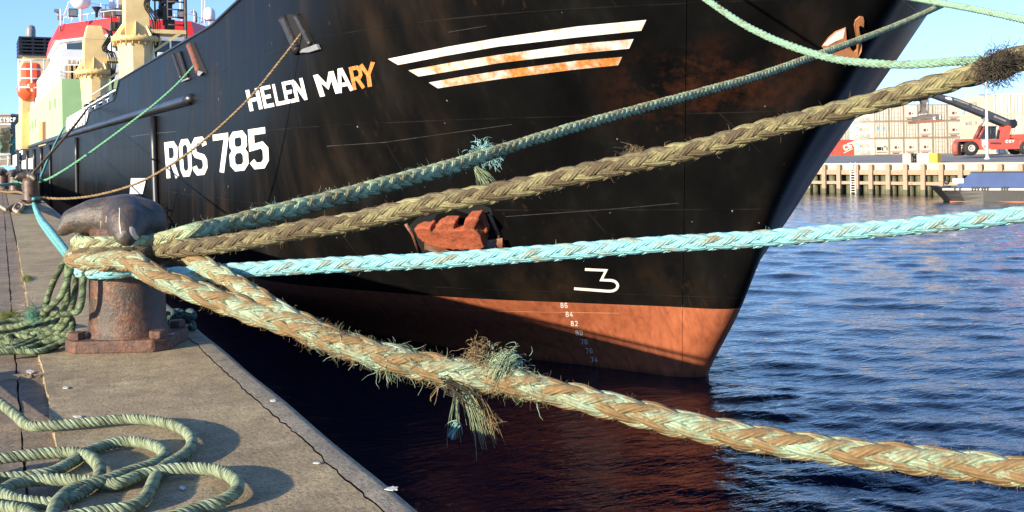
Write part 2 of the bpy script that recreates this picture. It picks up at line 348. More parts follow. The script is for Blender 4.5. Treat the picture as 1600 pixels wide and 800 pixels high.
WG = np.sqrt(np.concatenate([np.linspace(0, math.sqrt(40), 90) ** 2, np.linspace(42, 192, 40)]))
ZG = np.linspace(-7, 8, 61)
_zs = sorted(TAB); _rows = np.stack([pchip([math.sqrt(d) for d, b in TAB[z]], [b for d, b in TAB[z]], WG) for z in _zs])
BG = np.stack([pchip(_zs, _rows[:, i], ZG) for i in range(len(WG))], 1)        # [z, w]
def halfb(p, z):
    p = np.asarray(p, float); z = np.clip(np.asarray(z, float), -7, 7.999)
    wv = np.sqrt(np.clip(p - pstem(z), 0, 191.9))
    i = np.clip(np.searchsorted(WG, wv, 'right') - 1, 0, len(WG) - 2); tx = (wv - WG[i]) / (WG[i + 1] - WG[i])
    zz = (z + 7) / .25; j = np.clip(zz.astype(int), 0, len(ZG) - 2); tz = zz - j
    return (BG[j, i] * (1 - tx) + BG[j, i + 1] * tx) * (1 - tz) + (BG[j + 1, i] * (1 - tx) + BG[j + 1, i + 1] * tx) * tz
def hull_hit(px, py, lift=0.):
    """where the line of sight of a photo pixel meets the near side of the hull (lift = stand off the plating)"""
    px = np.atleast_1d(np.asarray(px, float)); py = np.atleast_1d(np.asarray(py, float)); r = ray(px, py)
    def g(D):
        X = CAM + r * D[:, None]; return (X @ AT) - (QC - halfb(X @ AX, X[:, 2]) - lift)
    lo = np.full(len(px), 8.); hi = np.full(len(px), 8.); done = np.zeros(len(px), bool); prev = np.full(len(px), 8.)
    for D in np.geomspace(8, 220, 260):
        d = np.full(len(px), D); s = g(d) > 0; new = s & ~done
        lo[new] = prev[new]; hi[new] = D; done |= s; prev = d
    for _ in range(34):
        m = (lo + hi) / 2; s = g(m) > 0; hi = np.where(s, m, hi); lo = np.where(s, lo, m)
    return CAM + r * ((lo + hi) / 2)[:, None]
def hull_normal(X):
    p = X @ AX; q = X @ AT; z = X[2]; e = .05
    dp = (halfb(p + e, z) - halfb(p - e, z)) / (2 * e); dz = (halfb(p, z + e) - halfb(p, z - e)) / (2 * e)
    return nrm(-AT - AX * dp - UP * dz)      # outward on the near side
SHIP0 = S(60, QC, WATER)
RUST_C = hull_hit(1110, 140)[0] - SHIP0
M['hull'] = hull_paint(); M['boot'] = boot_paint()

# ------------------------------------------------------------------ ground, water, far yard
def struct(name, mb, mat, **k): o = mb.build(name, mat, **k); o['kind'] = 'structure'; return o
EDGE = 1.02
def jag(y0, y1, x, amp, step, seed):
    r = np.random.default_rng(seed); ys = np.arange(y0, y1, step); xs = x + np.cumsum(r.normal(0, amp * .45, len(ys))) * .35
    xs = x + (xs - x) - np.linspace(0, xs[-1] - x, len(ys)) + r.normal(0, amp * .35, len(ys)); return [(float(a), float(b)) for a, b in zip(xs, ys)] + [(x, y1)]
crack = jag(1.6, 14, .915, .009, .035, 3); ledge = jag(1.6, 14, .172, .006, .05, 5)
def strip(mb, left, right, z, mi=0, drop=0.):
    """sheet between two x(y) outlines, optionally with skirts going down"""
    ys = sorted(set([y for _, y in left] + [y for _, y in right]))
    lx = np.interp(ys, [y for _, y in left], [x for x, _ in left]); rx = np.interp(ys, [y for _, y in right], [x for x, _ in right]); n = len(ys)
    v = [(a, y, z) for a, y in zip(lx, ys)] + [(b, y, z) for b, y in zip(rx, ys)]
    f = [(i, n + i, n + i + 1, i + 1) for i in range(n - 1)]
    if drop:
        v += [(a, y, z - drop) for a, y in zip(lx, ys)] + [(b, y, z - drop) for b, y in zip(rx, ys)]
        f += [(i, i + 1, 2 * n + i + 1, 2 * n + i) for i in range(n - 1)] + [(n + i, 3 * n + i, 3 * n + i + 1, n + i + 1) for i in range(n - 1)]
    mb.add(v, f, mi)
st = lambda x, a=1.6, b=14: [(x, a), (x, b)]
mb = MB()
YJ = 5.28                                        # the slab's broken front joint
strip(mb, ledge, [(x - .0015 - .002 * abs(math.sin(y * 7)), y) for x, y in crack], 0, 0, .07)
mb.add([(.172, -30, 0), (.911, -30, 0), (.911, 1.6, 0), (.172, 1.6, 0)], [(0, 1, 2, 3)])
mb.add([(.172, 14, 0), (.911, 14, 0), (.911, 400, 0), (.172, 400, 0)], [(0, 1, 2, 3)])
struct('quay_apron', mb, M['concrete'])
mb = MB()
cop = lambda y0, y1: [(y0, y1)]
prof = [(0, .003), (.06, .003), (.085, -.002), (.098, -.014), (.105, -.035), (.107, -.3)]
ys = [y for _, y in crack]; n = len(ys); v = []; f = []
for x, y in crack:
    for k, (dx, z) in enumerate(prof):
        v.append((x + .001 if k == 0 else .913 + dx + .003 * math.sin(y * 5) * (k > 1), y, z))
k = len(prof)
f = [(i * k + j, i * k + j + 1, (i + 1) * k + j + 1, (i + 1) * k + j) for i in range(n - 1) for j in range(k - 1)]
mb.add(v, f, 0, True)
for a, b in ((-30, 1.6), (14, 400)):
    v = []; 
    for y in (a, b): v += [(.918 if j == 0 else .913 + dx, y, z) for j, (dx, z) in enumerate(prof)]
    mb.add(v, [(j, j + 1, k + j + 1, k + j) for j in range(k - 1)], 0, True)
struct('quay_coping', mb, M['coping'])
mb = MB(); strip(mb, [(x - .012, y) for x, y in crack], [(x + .006, y) for x, y in crack], -.0075); struct('joint_filler', mb, simple('dirty_joint_filler', (.12, .092, .06), .95, .5, 20))
mb = MB()
def slab(x0, x1, y0, y1, z, seed):
    r = np.random.default_rng(seed); pts = []
    for (ax, ay, bx, by) in ((x0, y0, x1, y0), (x1, y0, x1, y1), (x1, y1, x0, y1), (x0, y1, x0, y0)):
        m = max(2, int(max(abs(bx - ax), abs(by - ay)) / .12)); m = min(m, 30)
        for i in range(m): pts.append((ax + (bx - ax) * i / m + r.normal(0, .0025), ay + (by - ay) * i / m + r.normal(0, .0025), z))
    mb.prism(pts, (0, 0, -.05))
yy = [-6, .5, 2.35, 4.25, YJ, 7.1, 9.3, 11.6, 14, 17, 21, 26, 32, 40, 60, 100, 200, 400]
for i in range(len(yy) - 1):
    slab(.0595, .163, yy[i] + .006, yy[i + 1] - .006, -.03 - .003 * (i % 2), 20 + i)
    for j, (xa, xb) in enumerate(((-.52, .0515), (-1.15, -.53), (-2.4, -1.16), (-8, -2.41), (-60, -8.01))):
        slab(xa, xb, yy[i] + .006 - .35 * (j % 2), yy[i + 1] - .006 - .35 * (j % 2), -.028 - .002 * ((i + j) % 3), 60 + 5 * i + j)
struct('quay_pavers', mb, M['paver'])
mb = MB(); mb.add([(-60, -30, -.055), (1.0, -30, -.055), (1.0, 400, -.055), (-60, 400, -.055)], [(0, 1, 2, 3)]); struct('joint_bed', mb, M['joint'])
mb = MB(); mb.abox(-60, 1.0, -30, 400, -9, -.06); struct('quay_wall', mb, M['wall'])
# broken lumps of concrete along the slab's left edge and across its corner
mb = MB(); r = np.random.default_rng(11)
def lump(c, s):
    v = np.array([(x, y, z) for z in (-1, 1) for x, y in ((-1, -1), (1, -1), (1, 1), (-1, 1))], float) * s * r.uniform(.6, 1.15, (8, 3)) + c; mb.hexa(v)
for i in range(300):
    y = r.uniform(5.3, 13); lump((.168 + r.normal(0, .006), y, -.026 + r.uniform(-.004, .014)), r.uniform(.004, .014, 3) * np.array([.8, 1.6, .6]))
for i in range(340):
    x = r.uniform(-.12, .165); lump((x, YJ + r.normal(0, .012), -.028 + r.uniform(-.004, .006)), r.uniform(.005, .017, 3) * np.array([1.5, .9, .6]))
for i in range(70):
    y = r.uniform(2.6, 5.3); lump((.17 + r.normal(0, .004), y, -.03 + r.uniform(-.004, .004)), r.uniform(.003, .008, 3) * np.array([.8, 1.6, .6]))
tag(mb.build('concrete_rubble', M['rough_edge']), 'crumbled light concrete along the broken slab joint of the quay', 'rubble', None, 'stuff')

def water_mat():
    t = T('harbour_water'); o = t.co()
    w1 = t.noise(t.map(o, (.5, 1.25, 1), (0, 0, R(26))), 1.25, 3, .5, .5)
    w2 = t.noise(t.map(o, (.7, 1.5, 1), (0, 0, R(12))), 4.5, 4, .55, .4)
    h = t.math('ADD', t.math('MULTIPLY', w1, .25), t.math('MULTIPLY', w2, .3))
    t.bump(h, 1., .11)
    return t.out((.0009, .0045, .016), .03, 0, IOR=1.33, Specular_IOR_Level=.38)
def water_mesh():
    # real wavelets: a fan of rings round the quay corner, finer near by, waves faded out far away
    A_ = np.linspace(R(-14), R(118), 800); ra = [3.2]
    while ra[-1] < 420: ra.append(ra[-1] * 1.0054 + .004)
    ra = np.array(ra); Rg, Ag = np.meshgrid(ra, A_, indexing='ij'); X = Rg * np.sin(Ag); Y = Rg * np.cos(Ag); g = np.random.default_rng(21)
    Z = np.zeros_like(X); DX = np.zeros_like(X); DY = np.zeros_like(X); sp = Rg * .0056 + .008
    patch = .75 + .45 * np.sin(X * .11 + .6 * np.sin(Y * .07)) * np.sin(Y * .09 + 1.3 + .5 * np.sin(X * .05))
    q_ = np.clip((X - (9.6 + (Y - 10.5) * .58)) / 4 + .5, 0, 1); lee = .3 + .7 * q_ * q_ * (3 - 2 * q_)          # sheltered between quay and hull
    for i in range(60):
        lam = .3 * (4.2 / .3) ** g.random() ** 1.25; k = 2 * np.pi / lam; th = TH + R(20) + g.normal(0, .55); dx, dy = math.sin(th), math.cos(th)
        a = (.036 if lam < 1.6 else .016) / k * g.uniform(.6, 1.3); wgt = a * np.clip((lam / sp - 2.2) / 2.5, 0, 1) * (patch if lam < 2.5 else 1)
        ph = k * (dx * X + dy * Y) + g.uniform(0, 6.28) + .5 * np.sin((X * dy - Y * dx) * k * .23 + i)
        wgt = wgt * lee
        Z += wgt * np.sin(ph); c = wgt * np.cos(ph) * .85; DX += c * dx; DY += c * dy
    fade = np.clip((Ag - A_[0]) / .06, 0, 1) * np.clip((A_[-1] - Ag) / .06, 0, 1) * np.clip((420 - Rg) / 200, 0, 1)
    V = np.stack([X + DX * fade, Y + DY * fade, WATER + Z * fade], -1).reshape(-1, 3); n, m = X.shape
    i = (np.arange(n - 1) * m)[:, None]; j = np.arange(m - 1)[None]; Fc = np.stack([i + j, i + j + 1, i + m + j + 1, i + m + j], -1).reshape(-1, 4)
    me = bpy.data.meshes.new('harbour_water'); me.vertices.add(len(V)); me.vertices.foreach_set('co', V.astype(np.float32).ravel()); me.loops.add(Fc.size); me.loops.foreach_set('vertex_index', Fc[:, ::-1].astype(np.int32).ravel())
    me.polygons.add(len(Fc)); me.polygons.foreach_set('loop_start', np.arange(0, Fc.size, 4, dtype=np.int32)); me.polygons.foreach_set('use_smooth', np.ones(len(Fc), bool)); me.update(calc_edges=True)
    o = bpy.data.objects.new('harbour_water', me); COL.objects.link(o); me.materials.append(WM); o['kind'] = 'structure'
WM = water_mat(); water_mesh()
mb = MB(); mb.add([(.9, -400, WATER - .06), (3000, -400, WATER - .06), (3000, 3000, WATER - .06), (.9, 3000, WATER - .06)], [(0, 1, 2, 3)]); struct('outer_water', mb, WM)

# ------------------------------------------------------------------ the trawler
ship = thing('trawler', 'large black fishing trawler with red underwater band and green deckhouse moored along the quay', 'ship', SHIP0)
ship2 = ship
def ztop(d):
    return np.interp(d, [0, 12, 20, 42.6, 43.4, 44.3, 57, 58.5, 80, 130, 192], [6.6, 5.6, 5.0, 5.0, 4.35, 4.15, 4.1, 3.42, 3.34, 3.4, 3.5])
DS = np.unique(np.concatenate([np.linspace(0, math.sqrt(36), 84) ** 2, np.linspace(36, 64, 50), [42.6, 43.4, 44.3, 57, 58.5], np.linspace(66, 192, 24)]))
WS = np.concatenate([-np.sqrt(DS[::-1]), np.sqrt(DS[1:])])
def hull_grid(name, mat, zl, zh, nz, lift=0.):
    v = []; nw = len(WS)
    for k in range(nz):
        tau = k / (nz - 1)
        for wv in WS:
            d = wv * wv; z1 = zh if zh is not None else float(ztop(d)); z = zl + (z1 - zl) * tau
            p = float(pstem(z)) + d; b = float(halfb(p, z)) + (lift if d > 0 else 0)
            v.append(S(p, QC + (b if wv > 0 else -b), z))
    f = [(k * nw + i, k * nw + i + 1, (k + 1) * nw + i + 1, (k + 1) * nw + i) for k in range(nz - 1) for i in range(nw - 1)]
    mb = MB(); mb.add(v, f, 0, True)
    mb.add([v[0], v[nw - 1], v[(nz - 1) * nw + nw - 1], v[(nz - 1) * nw]], [(0, 1, 2, 3)])
    return mb.build(name, mat, ship)
hull = hull_grid('hull', M['hull'], BOOT, None, 40)
hull_grid('boot_topping', M['boot'], -6.5, BOOT, 18)
# decks inside the bulwarks
mb = MB(); dd = [d for d in DS if d > .6]; v = []
for d in dd:
    z = float(ztop(d)) - 1.0 if d < 57 else 3.0; p = float(pstem(z)) + d; b = float(halfb(p, z)) - .03; v += [S(p, QC - b, z), S(p, QC + b, z)]
mb.add(v, [(2 * i, 2 * i + 1, 2 * i + 3, 2 * i + 2) for i in range(len(dd) - 1)]); mb.build('deck', M['steel'], ship)
# bulwark cap rail following the top edge
mb = MB()
for sgn in (-1, 1):
    pts = []
    for d in DS[DS > .3]:
        z = float(ztop(d)) + .02; p = float(pstem(z)) + d; pts.append(S(p, QC + sgn * (float(halfb(p, z)) + .0), z))
    mb.tube(pts, .055, 6)
mb.build('bulwark_cap', M['rail_blue'], ship)

def on_hull_poly(pts, lift, step=10, thick=0.):
    """fill a photo outline on the plating: returns verts/faces of a fine strip grid between its two long sides"""
    pass
def strip_on_hull(mb, top, bot, lift=.006, n=40, m=3, mi=0):
    """band between two pixel polylines laid on the plating"""
    def rs(pl):
        pl = np.array(pl, float); L = np.concatenate([[0], np.cumsum(np.linalg.norm(np.diff(pl, axis=0), axis=1))]); s = np.linspace(0, L[-1], n)
        return np.stack([np.interp(s, L, pl[:, 0]), np.interp(s, L, pl[:, 1])], 1)
    a, b = rs(top), rs(bot); G = np.stack([a + (b - a) * k / m for k in range(m + 1)])
    X = hull_hit(G[..., 0].ravel(), G[..., 1].ravel(), lift)
    mb.add(X, [(k * n + i, k * n + i + 1, (k + 1) * n + i + 1, (k + 1) * n + i) for k in range(m) for i in range(n - 1)], mi)
def stroke_on_hull(mb, pl, wpx, lift=.006, mi=0, step=3.):
    """a painted stroke: polyline in pixels with mitred joints"""
    pl = np.array(pl, float)
    d = np.diff(pl, axis=0); d /= np.linalg.norm(d, axis=1, keepdims=True); nn = np.stack([-d[:, 1], d[:, 0]], 1)
    off = []
    for i in range(len(pl)):
        if i == 0: o = nn[0]
        elif i == len(pl) - 1: o = nn[-1]
        else:
            o = nn[i - 1] + nn[i]; o /= max(np.linalg.norm(o), 1e-6); o /= max(.55, o @ nn[i])
        off.append(o)
    off = np.array(off) * wpx / 2
    strip_on_hull(mb, *[_dens(pl + sgn * off, step) for sgn in (1, -1)], lift=lift, n=len(_dens(pl, step)), m=1, mi=mi)
def _dens(pl, step):
    out = [pl[0]]
    for a, b in zip(pl[:-1], pl[1:]):
        k = max(1, int(np.linalg.norm(b - a) / step)) if False else 4
        out += [a + (b - a) * (j + 1) / k for j in range(k)]
    return np.array(out)
def _strip_idx(mb, A, B, lift, mi):
    n = len(A); X = hull_hit(np.concatenate([A[:, 0], B[:, 0]]), np.concatenate([A[:, 1], B[:, 1]]), lift)
    mb.add(X, [(i, i + 1, n + i + 1, n + i) for i in range(n - 1)], mi)
def stroke(mb, pl, wpx, lift=.006, mi=0, put=None):
    pl = np.array(pl, float); wx, wy = (wpx if isinstance(wpx, tuple) else (wpx, wpx))
    q = pl / np.array([wx, wy]); d = np.diff(q, axis=0); d /= np.linalg.norm(d, axis=1, keepdims=True); nn = np.stack([-d[:, 1], d[:, 0]], 1); off = []
    for i in range(len(pl)):
        if i == 0: o = nn[0]
        elif i == len(pl) - 1: o = nn[-1]
        else:
            o = nn[i - 1] + nn[i]; o = o / max(np.linalg.norm(o), 1e-6); o = o / max(.6, o @ nn[i])
        off.append(o)
    off = np.array(off) * np.array([wx, wy]) / 2
    return _dens(pl + off, 3), _dens(pl - off, 3)
GL = {'H': [[(.12, 0), (.12, 1)], [(.88, 0), (.88, 1)], [(.12, .5), (.88, .5)]], 'E': [[(.98, .08), (.14, .08), (.14, .92), (.98, .92)], [(.14, .5), (.85, .5)]],
      'L': [[(.14, 0), (.14, .92), (1, .92)]], 'N': [[(.12, 1), (.12, 0)], [(.12, .04), (.88, .96)], [(.88, 1), (.88, 0)]],
      'M': [[(.1, 1), (.1, 0)], [(.1, .03), (.5, .62), (.9, .03)], [(.9, 0), (.9, 1)]], 'A': [[(.06, 1), (.42, .04), (.58, .04), (.94, 1)], [(.22, .68), (.78, .68)]],
      'R': [[(.13, 1), (.13, .08), (.68, .08), (.87, .2), (.87, .42), (.68, .54), (.13, .54)], [(.5, .54), (.9, 1)]], 'Y': [[(.06, 0), (.5, .5), (.94, 0)], [(.5, .48), (.5, 1)]],
      'O': [[(.5, .07), (.3, .07), (.13, .2), (.13, .8), (.3, .93), (.7, .93), (.87, .8), (.87, .2), (.7, .07), (.48, .07)]],
      'S': [[(.9, .24), (.86, .16), (.7, .07), (.3, .07), (.13, .19), (.13, .36), (.26, .46), (.74, .54), (.87, .64), (.87, .81), (.7, .93), (.3, .93), (.14, .84), (.1, .76)]],
      '7': [[(.05, .07), (.9, .07), (.9, .16), (.5, 1)]], '8': [[(.5, .07), (.3, .07), (.16, .17), (.16, .36), (.3, .47), (.7, .47), (.84, .36), (.84, .17), (.7, .07), (.48, .07)], [(.5, .47), (.3, .47), (.12, .6), (.12, .82), (.3, .93), (.7, .93), (.88, .82), (.88, .6), (.7, .47), (.48, .47)]],
      '5': [[(.9, .07), (.16, .07), (.16, .46), (.68, .42), (.87, .54), (.87, .8), (.7, .93), (.3, .93), (.12, .8)]],
      '0': [[(.5, .07), (.3, .07), (.15, .2), (.15, .8), (.3, .93), (.7, .93), (.85, .8), (.85, .2), (.7, .07), (.48, .07)]],
      '2': [[(.12, .22), (.3, .07), (.7, .07), (.87, .2), (.87, .38), (.12, .93), (.95, .93)]], '4': [[(.7, 1), (.7, 0), (.08, .68), (.98, .68)]],
      '6': [[(.85, .2), (.7, .07), (.3, .07), (.14, .2), (.14, .8), (.3, .93), (.7, .93), (.87, .8), (.87, .56), (.7, .45), (.14, .5)]],
      'K': [[(.13, 0), (.13, 1)], [(.9, 0), (.2, .55)], [(.35, .42), (.92, 1)]], 'D': [[(.13, .5), (.13, .07), (.62, .07), (.87, .25), (.87, .75), (.62, .93), (.13, .93), (.13, .45)]],
      'C': [[(.9, .25), (.7, .07), (.3, .07), (.13, .2), (.13, .8), (.3, .93), (.7, .93), (.9, .75)]], 'T': [[(0, .08), (1, .08)], [(.5, .08), (.5, 1)]],
      'I': [[(.5, 0), (.5, 1)]], 'F': [[(1, .08), (.13, .08), (.13, 1)], [(.13, .5), (.8, .5)]]}
def glyph_hull(mb, ch, quad, th, mi=0, lift=.006):
    """ch drawn in the pixel quad (TL, TR, BR, BL), strokes th=(x,y) of the unit box"""
    q = np.array(quad, float)
    bil = lambda u: q[0] * ((1 - u[:, :1]) * (1 - u[:, 1:])) + q[1] * (u[:, :1] * (1 - u[:, 1:])) + q[2] * (u[:, :1] * u[:, 1:]) + q[3] * ((1 - u[:, :1]) * u[:, 1:])
    for i, pl in enumerate(GL[ch]):
        A, B = stroke(None, pl, th); _strip_idx(mb, bil(A), bil(B), lift + .0012 * i, mi)
def text_plane(mb, txt, org, ux, uy, h, wr=.62, gap=.22, th=.17, mi=0, lift=None):
    """flat lettering: org = top left, ux/uy unit vectors, h = height"""
    org, ux, uy = map(lambda a: np.asarray(a, float), (org, ux, uy)); x = 0; wv = h * wr
    for ch in txt:
        if ch != ' ':
            for i, pl in enumerate(GL[ch]):
                A, B = stroke(None, pl, (th / wr, th)); n = len(A); off = 0 if lift is None else lift * (1 + .15 * i)
                f = lambda U: org + np.outer(x + U[:, 0] * wv, ux) + np.outer(U[:, 1] * h, uy) + off
                mb.add(np.vstack([f(A), f(B)]), [(k, k + 1, n + k + 1, n + k) for k in range(n - 1)], mi)
        x += wv + gap * h if ch != ' ' else wv * .8
    return x
# --- name and number
nm = MB(); nm2 = MB(); yt = lambda x: 141 - (x - 385) * .223; yb = lambda x: 173.5 - (x - 393) * .205
for ch, x0, x1, xb, mi in (('H', 384, 403, 7, 0), ('E', 406, 422, 7, 0), ('L', 425, 439, 7, 0), ('E', 440, 455, 7, 0), ('N', 453, 472, 8, 0), ('M', 490, 520, 11, 0), ('A', 521, 542, 9, 0), ('R', 545, 563, 7, 2), ('Y', 562, 584, 5, 2)):
    if ch == 'N': x0, x1 = 455, 472
    glyph_hull(nm if x0 < 480 else nm2, ch, ((x0, yt(x0)), (x1, yt(x1)), (x1 + xb, yb(x1 + xb)), (x0 + xb, yb(x0 + xb))), (.3 if ch in 'ELHNRY' else .25, .17), mi)
nm.build('name_lettering', [M['letter'], M['letter_rust'], M['letter_orange']], hull); nm2.build('name_lettering', [M['letter'], M['letter_rust'], M['letter_orange']], hull)
nb = MB(); yt = lambda x: 222.5 - (x - 258) * .15; yb = lambda x: 279 - (x - 258) * .108
for ch, x0, x1 in (('R', 257, 276), ('O', 279, 297), ('S', 299, 321), ('7', 331, 355), ('8', 357, 385), ('5', 387, 417)):
    glyph_hull(nb, ch, ((x0, yt(x0)), (x1, yt(x1)), (x1 + 3, yb(x1 + 3)), (x0 + 4, yb(x0 + 4))), (.32 if ch in 'ROS' else .3, .16))
nb.build('registration_lettering', M['letter'], hull)
for si_, (top, bot) in enumerate(((((606, 92), (700, 73), (780, 59), (900, 41.5), (1010, 31)), ((622, 101.5), (700, 86.5), (780, 72.5), (900, 58.5), (1002, 48))),
                 (((638, 110), (700, 98.5), (780, 85.5), (900, 69), (990, 61)), ((654, 119.5), (700, 112), (780, 98.5), (900, 84), (983, 76))),
                 (((670, 129), (720, 120), (780, 110.5), (900, 95), (972, 89)), ((684, 138), (720, 132.5), (780, 123.5), (900, 108.5), (966, 102))))):
    mb = MB(); strip_on_hull(mb, top, bot, .006, 60, 3); mb.build('painted_stripe', M[('stripe', 'stripe_b', 'stripe_c')[si_]], hull)
mb = MB()
arc = [(962 - 8 + 14 * math.cos(a) * .8, 446.5 + 8.4 * math.sin(a)) for a in np.linspace(-1.45, 1.5, 9)]
for pl in ([(914, 421), (947, 422.5), (939.5, 437.5), (953, 438)] + arc + [(950, 455), (897, 451)],):
    A, B = stroke(None, pl, 4.2); _strip_idx(mb, A, B, .006, 0)
mb.build('draught_numeral', M['letter'], hull)
boot = [c for c in ship.children if c.name.startswith('boot')][0]
for i, (t, x, y) in enumerate((('86', 875.5, 473), ('84', 883.5, 487), ('82', 891.5, 501.5), ('80', 899, 516), ('78', 906.5, 530), ('76', 914.5, 544), ('74', 922, 558))):
    mb = MB()
    for k, ch in enumerate(t):
        a = x + 6.3 * k; glyph_hull(mb, ch, ((a, y), (a + 4.8, y + .3), (a + 5.4, y + 8.3), (a + .6, y + 8)), (.22, .15))
    mb.build('draught_mark', M['white'], boot)
mb = MB(); strip_on_hull(mb, [(640, 480), (800, 486.5), (968, 489)], [(640, 480.8), (800, 487.3), (968, 489.8)], .005, 30, 1); mb.build('scribed_line', simple('pale_orange_line', (.6, .25, .12), .6), boot)
M['seam'] = simple('weld_seam_paint', (.055, .05, .045), .5, .6, 5)
for pl in ([(510, 228), (600, 222), (700, 208), (800, 194)], [(790, 338), (860, 333), (960, 326), (1060, 317)], [(690, 62), (700, 50), (760, 40)][1:], [(205, 213), (240, 208), (275, 205)]):
    mb = MB(); strip_on_hull(mb, pl, [(x, y + .9) for x, y in pl], .004, 30, 1); mb.build('weld_seam', M['seam'], hull)
# vertical plate edge where the rounded stem starts
mb = MB(); X = [hull_hit(1072 - (y / 480.) * 6, y)[0] for y in np.linspace(-40, 476, 40)]
mb.tube(X, .012, 5); mb.build('stem_plate_edge', M['hull'], hull)
mb = MB(); X = [hull_hit(1065.5, y)[0] for y in np.linspace(480, 583, 12)]; mb.tube(X, .012, 5); mb.build('stem_plate_edge', M['boot'], boot)

# --- swan emblem cut from plate
sw = [(1284, 72), (1294, 58.5), (1305, 49), (1321, 42.6), (1322, 58.5), (1324, 66.6), (1329.6, 76.4), (1334.5, 80), (1338.2, 76.4), (1338.6, 65), (1335.6, 48.8), (1334, 39), (1336, 31), (1342.6, 25), (1348.3, 26), (1349.5, 31), (1348.8, 41.4), (1342.6, 38.5), (1341.4, 42), (1343.5, 53.6), (1346, 68.3), (1345.3, 79.6), (1338.6, 91), (1315, 89.4), (1290.6, 83)]
def plate_on_hull(name, pts, lift, thick, mat, parent):
    a = hull_hit([x for x, y in pts], [y for x, y in pts], lift); nn = hull_normal(a.mean(0)); mb = MB(); mb.prism(a, nn * thick); return mb.build(name, mat, parent)
emb = plate_on_hull('swan_emblem', sw, .0, .03, rusty('rusty_emblem_plate', (.42, .17, .07), (.3, .09, .03), (.5, .22, .08), .45, .7, 4, .2), hull)
plate_on_hull('wing_panel', [(1286, 70.5), (1295, 60), (1306, 50.5), (1319.6, 44.5), (1320.6, 58), (1306, 64), (1293, 71)], .045, .01, M['white'], emb)

# --- anchor over its painted recess
def hp(px, py, lift=0.): return hull_hit(px, py, lift)[0]
an = hull_normal(hp(715, 355))
mb = MB(); mb.prism(hull_hit([640, 655, 700, 752, 768, 783, 790, 765, 705, 662], [352, 338, 326, 318, 326, 372, 386, 401, 400, 397], .0), an * .02); mb.build('anchor_recess_shade', M['dark'], hull)  # flat black panel on the uncut hull, painted as the recess's shade
RE = rusty('rusty_recess_edge', (.05, .04, .035), (.12, .05, .03), (.3, .12, .06), .55)
for pl in ([(634, 350), (645, 366), (656, 396)], [(764, 334), (775, 358), (788, 388)]):
    X = hull_hit([p[0] for p in pl], [p[1] for p in pl], .03); mb = MB(); mb.tube(X, .045, 6); mb.build('recess_edge', RE, hull)
mb = MB()                                   # curved bolster plate under the flukes
g = []; N_ = 16
for k in range(5):
    for i in range(N_):
        u = i / (N_ - 1); s = k / 4; x = 663 + u * 122; y = (373 + 12 * (2 * u - 1) ** 2 * -1 * .6 + 6 * u) + s * 24
        g.append((x, y, .10 + .28 * math.sin(math.pi * (.15 + .8 * s)) * math.sin(math.pi * (.08 + .84 * u)) ** .6))
X = np.array([hp(x, y, l) for x, y, l in g]); mb.add(X, [(k * N_ + i, k * N_ + i + 1, (k + 1) * N_ + i + 1, (k + 1) * N_ + i) for k in range(4) for i in range(N_ - 1)], 0, True)
mb.build('anchor_bolster', rusty('bolster_plate', (.3, .29, .27), (.16, .07, .04), (.33, .13, .06), .55, .6, 3, .3), hull)
mb = MB()
def blk(pts, l0, l1):
    a = hull_hit([p[0] for p in pts], [p[1] for p in pts], l0); mb.prism(a, an * (l1 - l0))
blk([(653, 349), (664, 345), (676, 346), (688, 353), (720, 349.5), (750, 351), (757, 359), (763, 377), (757, 381), (735, 380.5), (700, 379.5), (672, 372), (660, 362)], .32, .55)
blk([(683, 353), (688, 344), (700, 335), (708, 336), (720, 335), (714, 352)], .22, .50)
blk([(728, 349), (735, 333), (737, 328), (755, 327), (757, 331), (747, 350)], .2, .5)
blk([(674, 347), (678, 343), (681, 343), (681, 352)], .35, .6)
blk([(746, 331), (757, 330), (766, 352), (763, 375), (750, 352)], .14, .3)
anc = mb.build('anchor', M['anchor_rust'], ship)
rm_ = anc.modifiers.new('remesh', 'REMESH'); rm_.mode = 'VOXEL'; rm_.voxel_size = .028; rm_.use_smooth_shade = True
sm_ = anc.modifiers.new('smooth', 'SMOOTH'); sm_.factor = .5; sm_.iterations = 2
tx_ = bpy.data.textures.new('rust_scale', 'CLOUDS'); tx_.noise_scale = .22; tx_.noise_depth = 3
dp_ = anc.modifiers.new('pitting', 'DISPLACE'); dp_.texture = tx_; dp_.strength = .05; dp_.mid_level = .5
mb = MB()
blk([(690, 362), (700, 360.5), (712, 362), (706, 368), (694, 366)], .56, .6)
mb.build('shackle_hole', M['dark'], anc)  # raised black plate, the shade of the hole is its colour
mb = MB(); blk([(705, 372), (712, 366), (719, 365.5), (724, 374), (716, 377)], .55, .61); blk([(694, 370), (699, 366), (704, 366.5), (701, 373)], .55, .6)
mb.build('fluke_lug', M['anchor_rust'], anc, bevel=.02)

# --- mooring fairleads in the bow plating
def fairlead(hole, posts, name, rr=.13, ledge_=None):
    n0 = hull_normal(hp(*hole[0])); mb = MB(); mb.prism(hull_hit([p[0] for p in hole], [p[1] for p in hole], -.02), n0 * .04); f = mb.build(name, M['dark'], hull)  # hole is a black plate, the shade inside it painted
    for (a, b, mat, r_) in posts:
        mb = MB(); A = hp(*a, .04); B = hp(*b, .04); mb.tube([A, A + (B - A) * .08, A + (B - A) * .92, B], [r_ * 1.15, r_, r_, r_ * 1.15], 12); mb.build('roller', mat, f)
    if ledge_:
        mb = MB(); mb.prism(hull_hit([p[0] for p in ledge_], [p[1] for p in ledge_], .03), n0 * .06); mb.build('chafe_plate', M['steel'], f)
M['roller'] = rusty('rusty_roller', (.1, .05, .035), (.1, .035, .02), (.26, .09, .045), .55, .6)
M['roller_dark'] = rusty('dark_roller', (.022, .02, .018), (.05, .03, .02), (.1, .06, .04), .4, .4)
